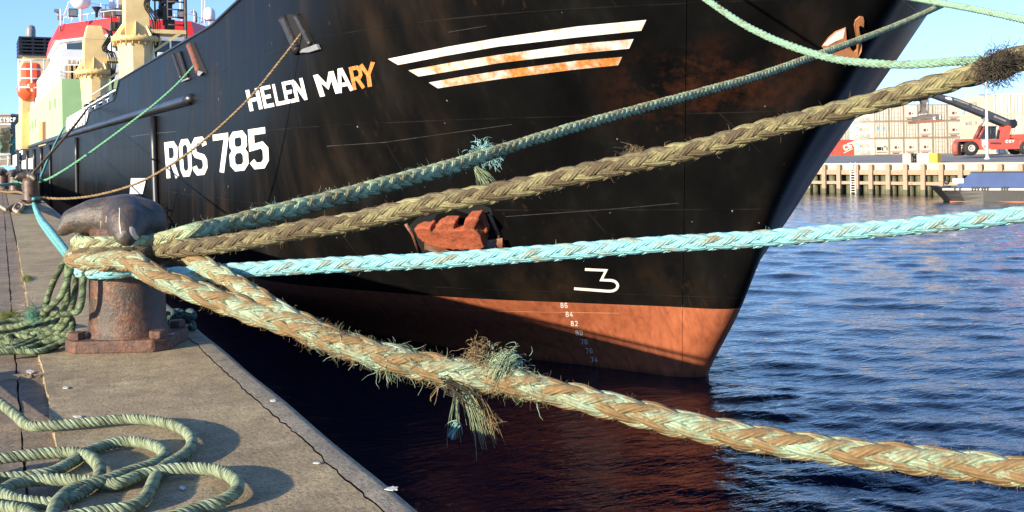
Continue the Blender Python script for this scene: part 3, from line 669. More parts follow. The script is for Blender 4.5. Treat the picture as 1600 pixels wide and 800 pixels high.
fairlead([(269, 84), (279, 81), (293, 123), (284, 128), (279, 118)], [((272, 86), (284, 122), M['roller_dark'], .07), ((281, 83), (293, 121), M['roller_dark'], .07)], 'fairlead', ledge_=[(284, 127), (297, 121), (297, 124), (286, 128)])
fairlead([(293, 72), (304, 66), (322, 106), (326, 114), (312, 119), (306, 112)], [((297, 72), (311, 111), M['roller'], .115)], 'fairlead', ledge_=[(307, 113), (312, 110), (320, 113), (314, 119)])
fairlead([(436, 30), (455, 22), (470, 24), (496, 74), (474, 84), (462, 78)], [((444, 30), (466, 80), M['roller_dark'], .11), ((463, 26), (486, 70), M['roller_dark'], .07)], 'fairlead', ledge_=[(472, 82), (476, 77), (498, 69), (502, 77), (486, 82)])

# --- rub rail and fender pipes along the side
mb = MB(); zz = lambda p: float(np.interp(p, [34, 60, 128, 220], [3.0, 3.08, 3.22, 3.35]))
PS = np.concatenate([np.linspace(34.6, 70, 40), np.linspace(75, 205, 30)])
mb.tube([S(p, QC - float(halfb(p, zz(p))) - .0, zz(p)) for p in PS], .19, 12); mb.build('rubbing_rail', M['rail_blue'], hull)
for px in (243, 122, 80, 66, 55, 44, 33):
    X = Pq(px, 190 if px > 200 else 240, 6.28); p = float(X @ AX); k = .0 if px > 100 else .0
    mb = MB(); mb.tube([S(p - (.0 if px != 243 else .9 * t) , QC - 7.45 - .10, 2.75 - 6.6 * t) for t in np.linspace(0, 1, 6)], .16 if px > 60 else .22, 8); mb.build('fender_pipe', M['black'], hull)
M['panel'] = simple('white_side_panel', (.75, .73, .7), .5, .12, 2)
for poly in ([(20, 243), (26, 241), (26, 259), (20, 261)], [(34, 251.5), (42, 249), (42, 264), (34, 264)], [(44, 248), (55, 245.5), (55, 264), (44, 264)], [(205, 278.5), (229, 278.5), (223, 303), (203, 303)]):
    mb = MB(); X = np.array([Pq(x, y, 6.27) for x, y in poly]); mb.prism(X, AT * -.01); mb.build('white_side_panel', M['panel'], hull)
# bulwark gaps with vertical stanchions (white, behind the lower bulwark)
mb = MB()
for px in np.arange(104, 137, 4.2):
    X = Pq(px, 190, 6.35); p = float(X @ AX); mb.tube([S(p, 6.5, 3.2), S(p, 6.5, 4.6)], .12, 6)
mb.tube([S(57, 6.5, 4.75), S(86, 6.5, 4.55)], .06, 6); mb.tube([S(57, 6.5, 5.3), S(72, 6.5, 5.2)], .04, 6)
mb.build('deck_stanchions', M['white'], ship)
for p in (58, 61.5, 65, 69, 73): mb = MB(); mb.sbox(p, p + 1.6, 6.45, 7.1, 3.3, 4.9); mb.build('deck_locker', M['black'], ship, bevel=.05)

# --- green deckhouse
GP, GQ = 92., 6.34
gh = MB(); gh.sbox(GP, 205, GQ, 21.1, 3.2, 7.95); gh = gh.build('deckhouse', M['green'], ship)
def side_patch(name, poly, mat, parent, q=GQ, t=.06):
    mb = MB(); mb.prism(np.array([Pq(x, y, q - .004) for x, y in poly]), AT * -t); return mb.build(name, mat, parent)
dr = side_patch('door_opening', [(61, 190), (72, 186), (72, 226), (61, 229)], M['cream'], gh, t=.05)
side_patch('door_leaf', [(67, 191), (71, 189.5), (71, 224), (67, 226)], M['roller'], dr, q=GQ - .055, t=.03)
side_patch('door_shadow', [(61.8, 191.5), (66.5, 190.2), (66.5, 226), (61.8, 228)], simple('ochre_door_shade', (.5, .36, .1), .7), dr, q=GQ - .055, t=.02)  # darker ochre panel painted as the shaded part of the doorway
for x in (31, 34): side_patch('white_band', [(x, 214 - (x - 31)), (x + 2.2, 212 - (x - 31)), (x + 2.2, 241), (x, 242)], M['white'], gh)
for x, y0, y1 in ((50, 190, 201), (55, 186, 198), (78, 158, 172), (86, 154, 168), (46, 196, 204)):
    side_patch('hull_rib', [(x, y0), (x + 1, y0), (x + 1, y1), (x, y1)], M['green'], gh, t=.12)
mb = MB()
for k in range(9):                                       # rungs and pipes on the front wall
    z = 6.9 - .28 * (k % 4); mb.tube([S(GP - .1, 8.6 + .8 * (k // 4), z), S(GP - .1, 9.2 + .8 * (k // 4), z + .05 * (-1) ** k)], .05, 5)
mb.build('wall_rungs', M['green'], gh)
# white house above the green one, its side plating and roof edge
wh = MB(); wh.sbox(97, 150, 6.6, 20.9, 7.95, 10.9); wh = wh.build('upper_house', M['white'], ship)
mb = MB()
for q in np.arange(6.9, 9.6, .38): mb.sbox(92.6, 93.1, q, q + .2, 7.96, 9.55, 0)
mb.sbox(93.1, 95.8, 6.9, 9.7, 7.96, 9.3, 1); mb.build('slatted_crate', [M['wood'], simple('dark_crate_gap', (.16, .09, .05), .9)], ship)
def rail(name, pts, h, parent, mat=None, n=3, r=.035, every=1.2):
    mb = MB(); pts = np.array(pts, float)
    for k in range(n): mb.tube(pts + UP * h * (k + 1) / n, r, 5)
    for a, b in zip(pts[:-1], pts[1:]):
        m = max(1, int(np.linalg.norm(b - a) / every))
        for i in range(m + 1): X = a + (b - a) * i / m; mb.tube([X, X + UP * h], r, 5)
    return mb.build(name, mat or M['white'], parent)
rail('deck_railing', [S(92.3, 6.5, 7.97), S(92.3, 14, 7.97)], 1.75, ship)
rail('deck_railing', [S(96, 6.5, 7.97), S(150, 6.5, 7.97)], 1.0, ship, every=2.5)
rail('deck_railing', [S(58.5, 6.5, 3.5), S(90, 6.5, 3.4)], 1.0, ship, every=2.2)

# --- wheelhouse: three-faced front under a red fascia
fr = lambda x, y, p: Pp(x, y, p)
pA = fr(95, 80, 111); pB = fr(177, 80, 104); pC = fr(298, 80, 104); pD = fr(345, 80, 110)
def q_of(X): return float(X @ AT)
qa, qb, qc, qd = map(q_of, (pA, pB, pC, pD))
ring = [(111, qa), (104, qb), (104, qc), (111, qd), (128, qd), (128, qa)]
zs0, zs1 = 8.0, 13.55
wb = MB(); wb.prism([S(p, q, zs0) for p, q in ring], UP * (zs1 - zs0)); wb = wb.build('wheelhouse', M['white'], ship)
def grow(ring, e): 
    c = np.mean(ring, 0); return [tuple(np.array(p) + nrm(np.array(p) - c) * e) for p in ring]
r0, r1 = grow(ring, .75), grow(ring, .15); mb = MB(); n = 6
v = [S(p, q, 13.2) for p, q in r0] + [S(p, q, 14.75) for p, q in r1]
mb.add(v, [list(range(6))[::-1], list(range(6, 12))] + [(i, (i + 1) % n, n + (i + 1) % n, n + i) for i in range(n)]); mb.build('wheelhouse_fascia', M['red'], wb)
mb = MB(); mb.prism([S(p, q, 12.95) for p, q in grow(ring, .5)], UP * .26); mb.build('wheelhouse_cornice', M['white'], wb)
def win(a, b, u0, u1, z0, z1):
    A = S(*a, 0); B = S(*b, 0); d = B - A; nn = nrm(np.cross(d, UP)); nn = nn if nn @ AX < 0 else -nn
    base = A + nn * .004
    fm = MB(); fm.prism([base + d * u0 + UP * z0, base + d * u1 + UP * z0, base + d * u1 + UP * z1, base + d * u0 + UP * z1], nn * .05); f = fm.build('window', M['black'], wb)
    e = .12 / np.linalg.norm(d)
    gm = MB(); b2 = base + nn * .052; gm.prism([b2 + d * (u0 + e) + UP * (z0 + .12), b2 + d * (u1 - e) + UP * (z0 + .12), b2 + d * (u1 - e) + UP * (z1 - .12), b2 + d * (u0 + e) + UP * (z1 - .12)], nn * .01); gm.build('pane', M['glass'], f)
win(ring[0], ring[1], .12, .45, 11.3, 12.8); win(ring[0], ring[1], .53, .9, 11.3, 12.8)
for k in range(3): win(ring[1], ring[2], .03 + .24 * k, .24 + .24 * k, 11.2, 12.75)
win(ring[1], ring[2], .745, .93, 11.2, 12.75); win(ring[2], ring[3], .1, .8, 11.3, 12.75)
mb = MB(); mb.prism([S(p, q, 9.9) for p, q in grow(ring, .9)], UP * .15); mb.build('bridge_deck', M['white'], wb)
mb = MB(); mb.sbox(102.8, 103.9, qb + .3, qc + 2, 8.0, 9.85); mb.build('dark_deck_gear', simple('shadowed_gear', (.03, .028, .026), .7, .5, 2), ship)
rail('roof_railing', [S(111, qa + .3, 14.76), S(104.3, qb, 14.76), S(104.3, qc, 14.76), S(111, qd, 14.76)], .75, ship, n=1, r=.03)
roofp = lambda x, y, p=108: Pp(x, y, p)
def floodlight(x, y, p):
    X = Pp(x, y, p); mb = MB(); mb.box(X, nrm(AT) * .42, AX * .14, UP * .4); f = mb.build('floodlight', M['black'], ship, bevel=.06)
    mb = MB(); mb.box(X - AX * .15, AT * .33, AX * .01, UP * .3); mb.build('lamp_glass', M['steel'], f)
    mb = MB(); mb.tube([X - UP * .35, [*(X[:2]), 14.7]], .06, 6); mb.build('lamp_bracket', M['white'], f)
for x, y in ((114, 20), (186, 19), (284, 23)): floodlight(x, y, 106)
def dome(x, yt, yb, rpx, p, shape):
    D = float((Pp(x, yb, p) - CAM) @ VW); r = rpx * D / F; b = Pp(x, yb, p); h = (yb - yt) * D / F; mb = MB()
    if shape: prof = [(r * .3, -.0), (r * .75, h * .1), (r * .98, h * .3), (r, h * .55), (r, h * .75), (r * .7, h * .95), (0.01, h)]
    else: prof = [(r * .9, 0), (r, h * .08), (r, h * .55), (r * .85, h * .8), (r * .5, h * .95), (.01, h)]
    mb.lathe(b, prof, 20); d = mb.build('satellite_dome', M['white'], ship); mb = MB(); mb.tube([b + UP * .05, [b[0], b[1], 14.7]], r * .14, 8); mb.build('dome_pedestal', M['white'], d)
dome(126.5, -14, 14, 15, 107, True); dome(327, 11.5, 32, 9.4, 112, False)
def mast(x, y0, y1, p, r, mat='white', name='antenna'):
    mb = MB(); mb.tube([Pp(x, y1, p), Pp(x + .0, y0, p)], r, 6); return mb.build(name, M[mat], ship)
for x, y0, y1 in ((184.5, -20, 28), (282, -18, 30), (158, 5, 26), (95, 14, 40), (107, 12, 30), (303, 15, 34)): mast(x, y0, y1, 106, .045 if x in (158, 107, 303) else .08)
mb = MB()                                                # lattice mast on the right of the roof
for dx in (0, 4.5): mb.tube([Pp(315.5 + dx, 36, 111), Pp(316 + dx, -20, 111)], .07, 6)
for k in range(12): mb.tube([Pp(315.5, 34 - 4.5 * k, 111), Pp(320, 30 - 4.5 * k, 111)], .04, 5)
mb.build('lattice_mast', M['white'], ship)
mb = MB()                                                # radar frame between the domes
for x in (165, 172, 180, 196): mb.tube([Pp(x, 28, 108), Pp(x, 8, 108)], .06, 5)
mb.tube([Pp(164, 8, 108), Pp(198, 8, 108)], .06, 5); mb.tube([Pp(164, 17, 108), Pp(198, 17, 108)], .06, 5); mb.tube([Pp(100, 24, 108), Pp(108, 2, 108)], .06, 5); mb.tube([Pp(155, 27, 108), Pp(159, 12, 108), Pp(164, 27, 108)], .05, 5)
X = Pp(181, 22, 108); mb.box(X, AT * 1.3, AX * .6, UP * .35, 1); X = Pp(192, 10, 109); mb.box(X, AT * .5, AX * .5, UP * 1.3, 1); X = Pp(175, 6, 108); mb.lathe(X, [(.1, -.6), (.3, -.4), (.3, .1), (.1, .6)], 10)
mb.tube([Pp(196, 17, 108), Pp(192, 10, 109)], .06, 5); mb.tube([Pp(180, 17, 108), Pp(181, 22, 108)], .06, 5); mb.tube([Pp(108, 2, 108), Pp(165, 8, 108)], .03, 4); mb.build('radar_frame', [M['white'], M['cream']], ship)
mb = MB(); X = Pp(151, 27, 106); mb.lathe(X, [(.12, 0), (.14, .5), (.42, .95), (.44, 1.0), (.1, .98)], 12); mb.build('horn_speaker', M['black'], ship)
mb = MB(); X = Pp(306, 35, 108); mb.tube([X, X + UP * .9, X + UP * 1.15 - AT * .2, X + UP * 1.1 - AT * .5], .16, 10); mb.build('vent_pipe', M['steel'], ship)
mb = MB(); X = Pp(94, 36, 110); mb.tube([X + UP * -.8, X + UP * .4, X + UP * 1.2 - AT * .3], .1, 6); mb.box(X + UP * .5, AT * .25, AX * .2, UP * .2); mb.box(X + UP * 1.2 - AT * .3, AT * .25, AX * .2, UP * .15); mb.build('signal_lamp', M['steel'], ship)

# --- two yellow deck cranes
def crane(name, p, pxs, yflange, ybase, rped, topw, ytop, curved):
    c = Pp(pxs, yflange, p); q = q_of(c); zf = c[2]; base = S(p, q, 2.5)
    mb = MB(); h = zf - 2.5; seg = 10
    mb.lathe(base, [(rped * .86, 0), (rped * .86, h * .55), (rped * .98, h * .97), (rped * .98, h)], seg, smooth=False); cr = mb.build(name, M['cream'], ship)
    mb = MB(); f0 = S(p, q, zf)
    mb.lathe(f0, [(rped * 1.0, -.12), (rped * 1.3, -.1), (rped * 1.3, .22), (rped * 1.05, .26)], 28)
    for a in np.linspace(0, 2 * math.pi, 22, endpoint=False): mb.tube([f0 + rped * 1.17 * (math.cos(a) * AX + math.sin(a) * AT) + UP * -.32, f0 + rped * 1.17 * (math.cos(a) * AX + math.sin(a) * AT) + UP * .3], .06, 5)
    mb.build('slewing_ring', rusty('rust_streaked_ring', (.74, .5, .2), (.3, .1, .03), (.5, .22, .06), .42), cr)
    zt = Pp(pxs, ytop, p)[2]; mb = MB(); hw = topw / 2; hh = zt - zf
    for a in np.linspace(.2, 2 * math.pi + .2, 8, endpoint=False):   # gusset fins
        d = math.cos(a) * AX + math.sin(a) * AT; mb.prism([f0 + d * hw * .7 + UP * .25, f0 + d * rped * 1.2 + UP * .25, f0 + d * hw * .75 + UP * 1.5], np.cross(UP, d) * .08)
    lo = [(-hw, -hw), (hw, -hw), (hw, hw), (-hw, hw)]
    mb.hexa([S(p + a, q + b, zf + .2) for a, b in lo] + [S(p + a * .95, q + b * .92, zf + hh * .7) for a, b in lo])
    mb.hexa([S(p + a * .95, q + b * .92, zf + hh * .7) for a, b in lo] + [S(p + a * .6, q + b * .62 - .0, zt) for a, b in lo])
    col_ = mb.build('crane_column', M['cream'], cr, bevel=.12)
    mb = MB(); s_ = q + hw + .1
    for k in range(4): mb.tube(smooth_path([S(p - hw - .1, q + hw * .6, zt - .2), S(p - hw - .2, s_ + .1 * k, zt - hh * .2), S(p - hw - .1, q + hw * .5 + .1 * k, zt - hh * .5), S(p - hw - .1, s_ + .15 * k, zf + 1.2), S(p - hw, s_ + .2, zf - 1.2)], .3)[0], .05, 5)
    mb.build('hydraulic_hoses', M['rubber'], cr)
    mb = MB(); pz = zf + hh * (.1 if curved else .25)
    mb.sbox(p - .9, p + .9, q + hw, q + hw + 2.2, pz, pz + .25, 0)
    mb.hexa([S(p - .9 + a, q + hw + b, z) for z, (b0, b1) in ((pz - 1.2, (0, .25)), (pz, (1.6, 1.9))) for a, b in ((0, b0), (.25, b0), (.25, b1), (0, b1))], 0)
    mb.build('crane_platform', M['cream'], cr)
    mb = MB(); r_ = np.random.default_rng(4)
    for k in range(14):
        c0 = S(p + r_.uniform(-.6, .6), q + hw + r_.uniform(.4, 1.7), pz + .3 + r_.uniform(.2, 2.6)); mb.box(c0, AT * r_.uniform(.12, .4), AX * r_.uniform(.1, .4), UP * r_.uniform(.12, .5))
    for b in (.3, 1.1, 2.1): mb.tube([S(p - .7, q + hw + b, pz), S(p - .7, q + hw + b, pz + 3.2)], .06, 5)
    mb.tube([S(p - .8, q + hw + 2.2, pz - 4.0), S(p - .8, q + hw + 2.2, pz + 4.5)], .1, 6)
    for k in range(5): mb.tube([S(p - .75, q + hw + 1.1, pz + .6 + .5 * k), S(p - .75, q + hw + 2.15, pz + .6 + .5 * k)], .05, 5)
    mb.build('winch_gear', M['steel'] if False else simple('oily_winch_gear', (.07, .05, .04), .6, .6, 3), cr)
crane('deck_crane', 78, 148, 115, 160, 1.0, 1.55, 41, False)
crane('deck_crane', 70, 213, 64, 110, 1.18, 1.55, -45, True)

# --- funnel and lifeboat further aft
fu = MB(); c0 = Pq(31, 82, 7.6); c1 = Pq(74, 80, 7.6)
D0 = 150.; pf = 152.
A = Pp(31, 85, pf); B = Pp(76, 80, pf)
fu.hexa([S(pf, q_of(A), 3), S(pf, q_of(B), 3), S(pf + 12, q_of(B), 3), S(pf + 12, q_of(A), 3), S(pf, q_of(A) + .4, A[2]), S(pf, q_of(B), A[2]), S(pf + 12, q_of(B), A[2]), S(pf + 12, q_of(A) + .4, A[2])])
fu = fu.build('funnel', M['cream'], ship)
mb = MB(); zt = Pp(50, 59, pf)[2]; q0, q1 = q_of(A) - .1, q_of(B) + .9
for k in range(6): z = A[2] + (zt - A[2]) * k / 5; mb.sbox(pf - .3, pf + 9, q0, q1, z - .12, z + .12)
for q in np.linspace(q0 + .1, q1 - .1, 4): mb.sbox(pf - .2, pf + .0, q, q + .3, A[2], zt)
mb.build('funnel_grille', M['black'], fu)
mb = MB()
for x, yt_ in ((48, 41), (53, 62), (64, 60)):
    X = Pp(x, 84, pf + 3); T_ = Pp(x, yt_, pf + 3); mb.tube([X, T_ - UP * .5, T_, T_ + UP * .15 - AT * .0], [.62, .62, .5, .2], 12)
mb.build('exhaust_pipe', M['steel'], fu)
mb = MB(); X = Pp(47, 140, 140); aa = [(t, 1.55 * math.sqrt(max(.02, 1 - t * t))) for t in np.linspace(-1, 1, 12)]
mb.tube([X + AX * 4.2 * t + UP * .25 * t * t for t, r_ in aa], [r_ for t, r_ in aa], 12); lb = mb.build('lifeboat', M['orange'], ship)
mb = MB(); mb.sbox(138, 142, q_of(X) - 1.0, q_of(X) + 1.2, X[2] + .2, X[2] + 3.2); mb.build('lifeboat_canopy', M['orange'], lb, bevel=.5)
mb = MB()
for q in (-1.4, 0, 1.4):
    mb.tube([S(136, q_of(X) + q, X[2] - .5), S(136, q_of(X) + q, X[2] + 3.4)], .1, 5)
for z in (0, 1.1, 2.2, 3.3): mb.tube([S(136, q_of(X) - 1.4, X[2] + z), S(136, q_of(X) + 1.6, X[2] + z)], .1, 5)
mb.build('davit_frame', M['white'], lb)

# ------------------------------------------------------------------ the far side of the dock
e0 = P(1285, 255, 118); e1 = P(1600, 257, 100); ed = nrm((e1 - e0) * np.array([1, 1, 0])); en = nrm(np.cross(UP, ed)); en = en if en @ VW > 0 else -en
e0[2] = 0; YZ = -.5
def Wp(s, t, z): return e0 + ed * s + en * t + UP * z           # along the far edge, inland, height
mb = MB(); Z2 = .14
v = [Wp(-60, 0, YZ), Wp(160, 0, YZ), Wp(160, 42, Z2), Wp(-60, 42, Z2), Wp(2500, 42, Z2), Wp(2500, 2500, Z2), Wp(-700, 2500, Z2), Wp(-700, 42, Z2)]
mb.add(v, [(0, 1, 2, 3), (3, 2, 4, 5, 6, 7)]); mb.add([Wp(-60, .6, YZ - .02), Wp(160, .6, YZ - .02), Wp(160, .6, -9), Wp(-60, .6, -9), Wp(-60, 60, -9), Wp(-60, 60, Z2)], [(0, 1, 2, 3), (0, 3, 4, 5)])
struct('far_yard', mb, simple('grey_asphalt', (.2, .2, .205), .9, .25, .3))
M['timber'] = rusty('weathered_wharf_timber', (.36, .26, .18), (.2, .12, .075), (.44, .33, .24), .5, .9, 2, .3)
M['timber_wet'] = simple('wet_green_timber', (.1, .1, .055), .6, .4, 1.2)
wf = thing('timber_wharf', 'brown timber fender wharf with pale concrete coping across the dock', 'wharf', Wp(0, 0, WATER))
def wbox(mb, s0, s1, t0, t1, z0, z1, mi=0): return mb.hexa([Wp(s, t, z) for z in (z0, z1) for s, t in ((s0, t0), (s1, t0), (s1, t1), (s0, t1))], mi)
mb = MB(); wbox(mb, -60, 160, -.35, .6, YZ - .75, YZ + .03); mb.build('coping_beam', simple('cream_concrete_beam', (.5, .44, .33), .8, .15, .5, (.35, .28, .2), .68), wf)
for z, h in ((YZ - .98, .26), (-2.65, .17), (-1.62, .0)):
    if h: mb = MB(); wbox(mb, -60, 160, -.62, -.36, z - h, z + h); mb.build('waling_rail', M['timber'], wf)
def edge_s(px, y=280):                                           # far edge position seen at a pixel column
    r = ray(px, y); n2 = np.array([en[0], en[1]]); 
    t = ((e0 - CAM) @ en) / (r @ en); return float((CAM + r * t - e0) @ ed)
posts = [1245, 1270, 1294, 1317, 1345, 1367, 1394, 1421, 1448.5, 1477, 1507, 1537.6, 1569, 1601, 1634]
for px in posts:
    s = edge_s(px); mb = MB(); wbox(mb, s - .24, s + .24, -.9, -.62, -4.5, YZ - .1); wbox(mb, s - .245, s + .245, -.905, -.6, -4.6, WATER + .55, 1); mb.build('fender_post', [M['timber'], M['timber_wet']], wf)
for px in np.arange(1232, 1640, 13.6):
    s = edge_s(px); mb = MB(); mb.tube([Wp(s, .1, -5), Wp(s, .1, YZ - .75)], .42, 8); mb.build('support_pile', M['timber_wet'], wf)
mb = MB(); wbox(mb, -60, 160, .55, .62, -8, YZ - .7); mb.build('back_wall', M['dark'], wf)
mb = MB(); s = edge_s(1341)
for d in (-.32, .32): mb.tube([Wp(s + d, -.98, -4.4), Wp(s + d, -.98, YZ + .1)], .06, 6)
for k in range(14): mb.tube([Wp(s - .32, -.98, -4.2 + .28 * k), Wp(s + .32, -.98, -4.2 + .28 * k)], .04, 5)
ld = mb.build('wharf_ladder', M['white']); tag(ld, 'white vertical ladder on the timber wharf face', 'ladder')
# hawser sagging from the wharf to the boat
# concrete blocks and yellow box on the yard edge
def yardp(px, py, t):                                            # point t metres inland at a pixel column
    r = ray(px, py); k = ((e0 + en * t - CAM) @ en) / (r @ en); X = CAM + r * k; return X
def yz(t): return YZ + (Z2 - YZ) * min(1, t / 42)
for i, (x0, x1, nm_, m, lab) in enumerate(((1414, 1426, 'white', 'block', 'short pale concrete block, leftmost of the row on the far wharf edge'), (1427, 1433, 'steel', 'mooring', 'small dark iron bollard between the pale blocks on the far wharf edge'), (1436, 1459, 'white', 'block', 'long pale concrete block next to the yellow box on the far wharf edge'), (1454.5, 1468, 'yellow', 'box', 'yellow box at the right end of the pale blocks on the far wharf edge'))):
    a, b = yardp(x0, 252, 1.5 - .5 * (i == 3)), yardp(x1, 252, 1.5 - .5 * (i == 3)); c = (a + b) / 2; L = np.linalg.norm(b - a) / 2; z = yz(1.5); mb = MB()
    mat = {'white': simple('pale_block_concrete', (.62, .56, .45), .9, .2, 2), 'steel': M['black'], 'yellow': simple('yellow_box_paint', (.75, .42, .04), .6, .1, 2)}[nm_]
    c[2] = z
    if nm_ == 'steel': mb.lathe(c, [(.35, 0), (.3, .1), (.2, .2), (.2, .6), (.38, .75), (.36, .95), (.05, 1.0)], 14); o = mb.build('dock_bollard', mat)
    else:
        mb.box(c + UP * .45, ed * L, en * .45, UP * .45); mb.box(c + UP * .93, ed * (L * .9), en * .38, UP * .06); mb.box(c + UP * .2 - en * .452, ed * (L * .5), en * .01, UP * .1, 0); o = mb.build('concrete_block' if nm_ == 'white' else 'yellow_box', mat, bevel=.06)
    tag(o, lab, {'block': 'block', 'mooring': 'bollard', 'box': 'box'}[m])

# --- shipping containers, every one its own thing
M['cont'] = simple('cream_container_paint', (.58, .515, .395), .55, .1, .8, (.42, .34, .24), .7)
M['cont_end'] = simple('white_container_end', (.62, .57, .465), .5, .07, 1)
M['cont_frame'] = simple('gap_shade_frame_paint', (.36, .29, .2), .6, .2, 1)  # frames coloured darker to paint the shade of gaps between containers
M['cont_line'] = simple('container_bar_steel', (.3, .26, .2), .5, .2, 3)
M['text_grey'] = simple('grey_container_lettering', (.16, .19, .21), .6, .1)
M['text_blue'] = simple('blue_container_square', (.16, .36, .58), .6, .1)
def container(base, ux, uy, L, kind, label, side=None, grp='stacked refrigerated shipping containers', cmat=None, H=2.56, Wd=2.4):
    """base = near corner (left end of the door side), ux along the short end, uy along the length going away"""
    t = thing('shipping_container', label, 'container', base, grp)
    b = MB(); f = lambda x, y, z: base + ux * x + uy * y + UP * z
    hb = lambda mb, x0, x1, y0, y1, z0, z1, mi=0: mb.hexa([f(x, y, z) for z in (z0, z1) for x, y in ((x0, y0), (x1, y0), (x1, y1), (x0, y1))], mi)
    hb(b, .04, Wd - .04, .05, L - .05, .06, H - .04)
    n = int(L / .56)
    for i in range(n): hb(b, .005, .04, .35 + i * .56, .62 + i * .56, .2, H - .2)         # corrugation on the visible side
    b.build('body', cmat or M['cont'], t)
    fr_ = MB()
    for x in (0, Wd - .12):
        for y in (0, L - .12): hb(fr_, x, x + .12, y, y + .12, 0, H)
    for z in (0, H - .14):
        hb(fr_, .12, Wd - .12, -.0, .1, z, z + .14); hb(fr_, 0, .1, .12, L - .12, z, z + .14)
    fr_.build('corner_frame', cmat or M['cont_frame'], t)
    if kind == 'door':
        d = MB()
        for x in (.4, .85, 1.5, 1.95): d.tube([f(x, .01, .15), f(x, .01, H - .15)], .035, 5)
        for x in (.62, 1.18, 1.24, 1.76):
            for z in (.5, 1.2, 1.9): hb(d, x - .12, x + .12, .0, .05, z, z + .05)
        d.build('locking_bars', M['cont_line'], t); p = MB()
        hb(p, .12, 1.19, .03, .06, .16, H - .16); hb(p, 1.21, Wd - .12, .03, .06, .16, H - .16); p.build('door', M['cont_end'], t)
        if side == 'squares':
            q = MB(); hb(q, .45, .85, .0, .02, 1.35, 1.75); hb(q, 1.35, 1.75, .0, .02, 1.35, 1.75); q.build('door_mark', M['text_blue'], t)
    elif kind == 'reefer':
        p = MB(); hb(p, .14, Wd - .14, .01, .06, .16, H - .16); p.build('machinery_panel', M['cont_end'], t)
        p = MB(); hb(p, .85, 1.25, -.005, .02, .95, 1.35); hb(p, 1.45, 1.6, -.005, .02, 1.05, 1.25); hb(p, .35, 1.95, -.004, .02, .36, .44); hb(p, .55, 1.6, -.004, .02, .14, .3); p.build('fan_grille', M['dark'] if False else simple('dark_red_grille', (.2, .06, .05), .7, .5, 4), t)
        p = MB(); hb(p, .2, 2.2, -.01, .02, .52, .62); p.build('unit_rail', M['cont_line'], t)
    elif kind == 'unit':
        p = MB(); hb(p, .14, Wd - .14, .01, .06, .16, H - .16); p.build('machinery_panel', M['cont_end'], t)
        p = MB(); hb(p, .35, 1.1, -.006, .02, .75, 1.25); hb(p, 1.2, 1.4, -.006, .02, .7, 1.2); hb(p, .3, 2.1, -.006, .02, .4, .5); p.tube([f(1.5, 0, 1.2), f(1.75, 0, 1.35), f(2.0, 0, 1.2), f(2.05, 0, .75)], .06, 5); p.build('fan_grille', M['black'], t)
    return t, f
def side_text(t, f, L, lines, h, y0, z0):
    p = MB()
    for i, s in enumerate(lines):
        text_plane(p, s, f(-.004, L - y0, z0 - i * h * 1.6), f(0, -1, 0) - f(0, 0, 0), -UP, h, .62, .16, .14)
    p.build('line_lettering', M['text_grey'], t)
def side_square(t, f, L, y0, z0, z1, wd):
    p = MB(); p.prism([f(-.006, L - y0, z0), f(-.006, L - y0 - wd, z0), f(-.006, L - y0 - wd, z1), f(-.006, L - y0, z1)], (f(1, 0, 0) - f(0, 0, 0)) * .004); p.build('blue_square', M['text_blue'], t)
    p = MB(); w2 = wd * .32; p.prism([f(-.012, L - y0 - wd / 2 + w2 / 2, z0 + .2), f(-.012, L - y0 - wd / 2 - w2 / 2, z0 + .2), f(-.012, L - y0 - wd / 2 - w2 / 2, z1 - .2), f(-.012, L - y0 - wd / 2 + w2 / 2, z1 - .2)], (f(1, 0, 0) - f(0, 0, 0)) * .004); p.build('white_mark', M['cont_end'], t)
a = R(11); ux = RT * math.cos(a) + VW * math.sin(a); uy = -RT * math.sin(a) + VW * math.cos(a)
c0 = P(1367, 242, 156); zb = .16; c0[2] = zb
kinds = [['unit', 'reefer', 'reefer', 'reefer', 'reefer', 'door', 'door', 'door'], ['door2', 'door', 'door', 'reefer', 'reefer', 'door', 'reefer', 'door'], ['door', 'door', 'reefer', 'door', 'door', 'reefer', 'door', 'reefer']]
kinds[0] = ['unit', 'reefer', 'reefer', 'reefer', 'door', 'door', 'door']; kinds[1] = ['door2', 'door', 'door', 'reefer', 'door', 'reefer', 'door']; kinds[2] = ['door', 'door', 'reefer', 'door', 'door', 'reefer', 'door']
rowname = ['bottom', 'middle', 'top']; ordn = ['first', 'second', 'third', 'fourth', 'fifth', 'sixth', 'seventh']
what = {'unit': 'cream container with black cooling unit', 'reefer': 'cream container with dark red fan grille', 'door': 'cream container with barred doors', 'door2': 'cream container with two blue door squares'}
for r_ in range(3):
    for c_ in range(7):
        k = kinds[r_][c_]; base = c0 + ux * 2.47 * c_ + UP * 2.59 * r_
        lab = f'{what[k]}, {rowname[r_]} row, {ordn[c_]} from the bow'
        t, f = container(base, ux, uy, 6.1, 'door' if k == 'door2' else k, lab, 'squares' if k == 'door2' else None)
        if c_ == 0:
            side_text(t, f, 6.1, ['MAERSK', 'SEALAND'], .62, 1.7, 1.75); side_square(t, f, 6.1, .5, .45, 1.95, .9)
a = R(-4); ux2 = RT * math.cos(a) + VW * math.sin(a); uy2 = -RT * math.sin(a) + VW * math.cos(a)
c2 = P(1552, 241, 140); c2[2] = .16
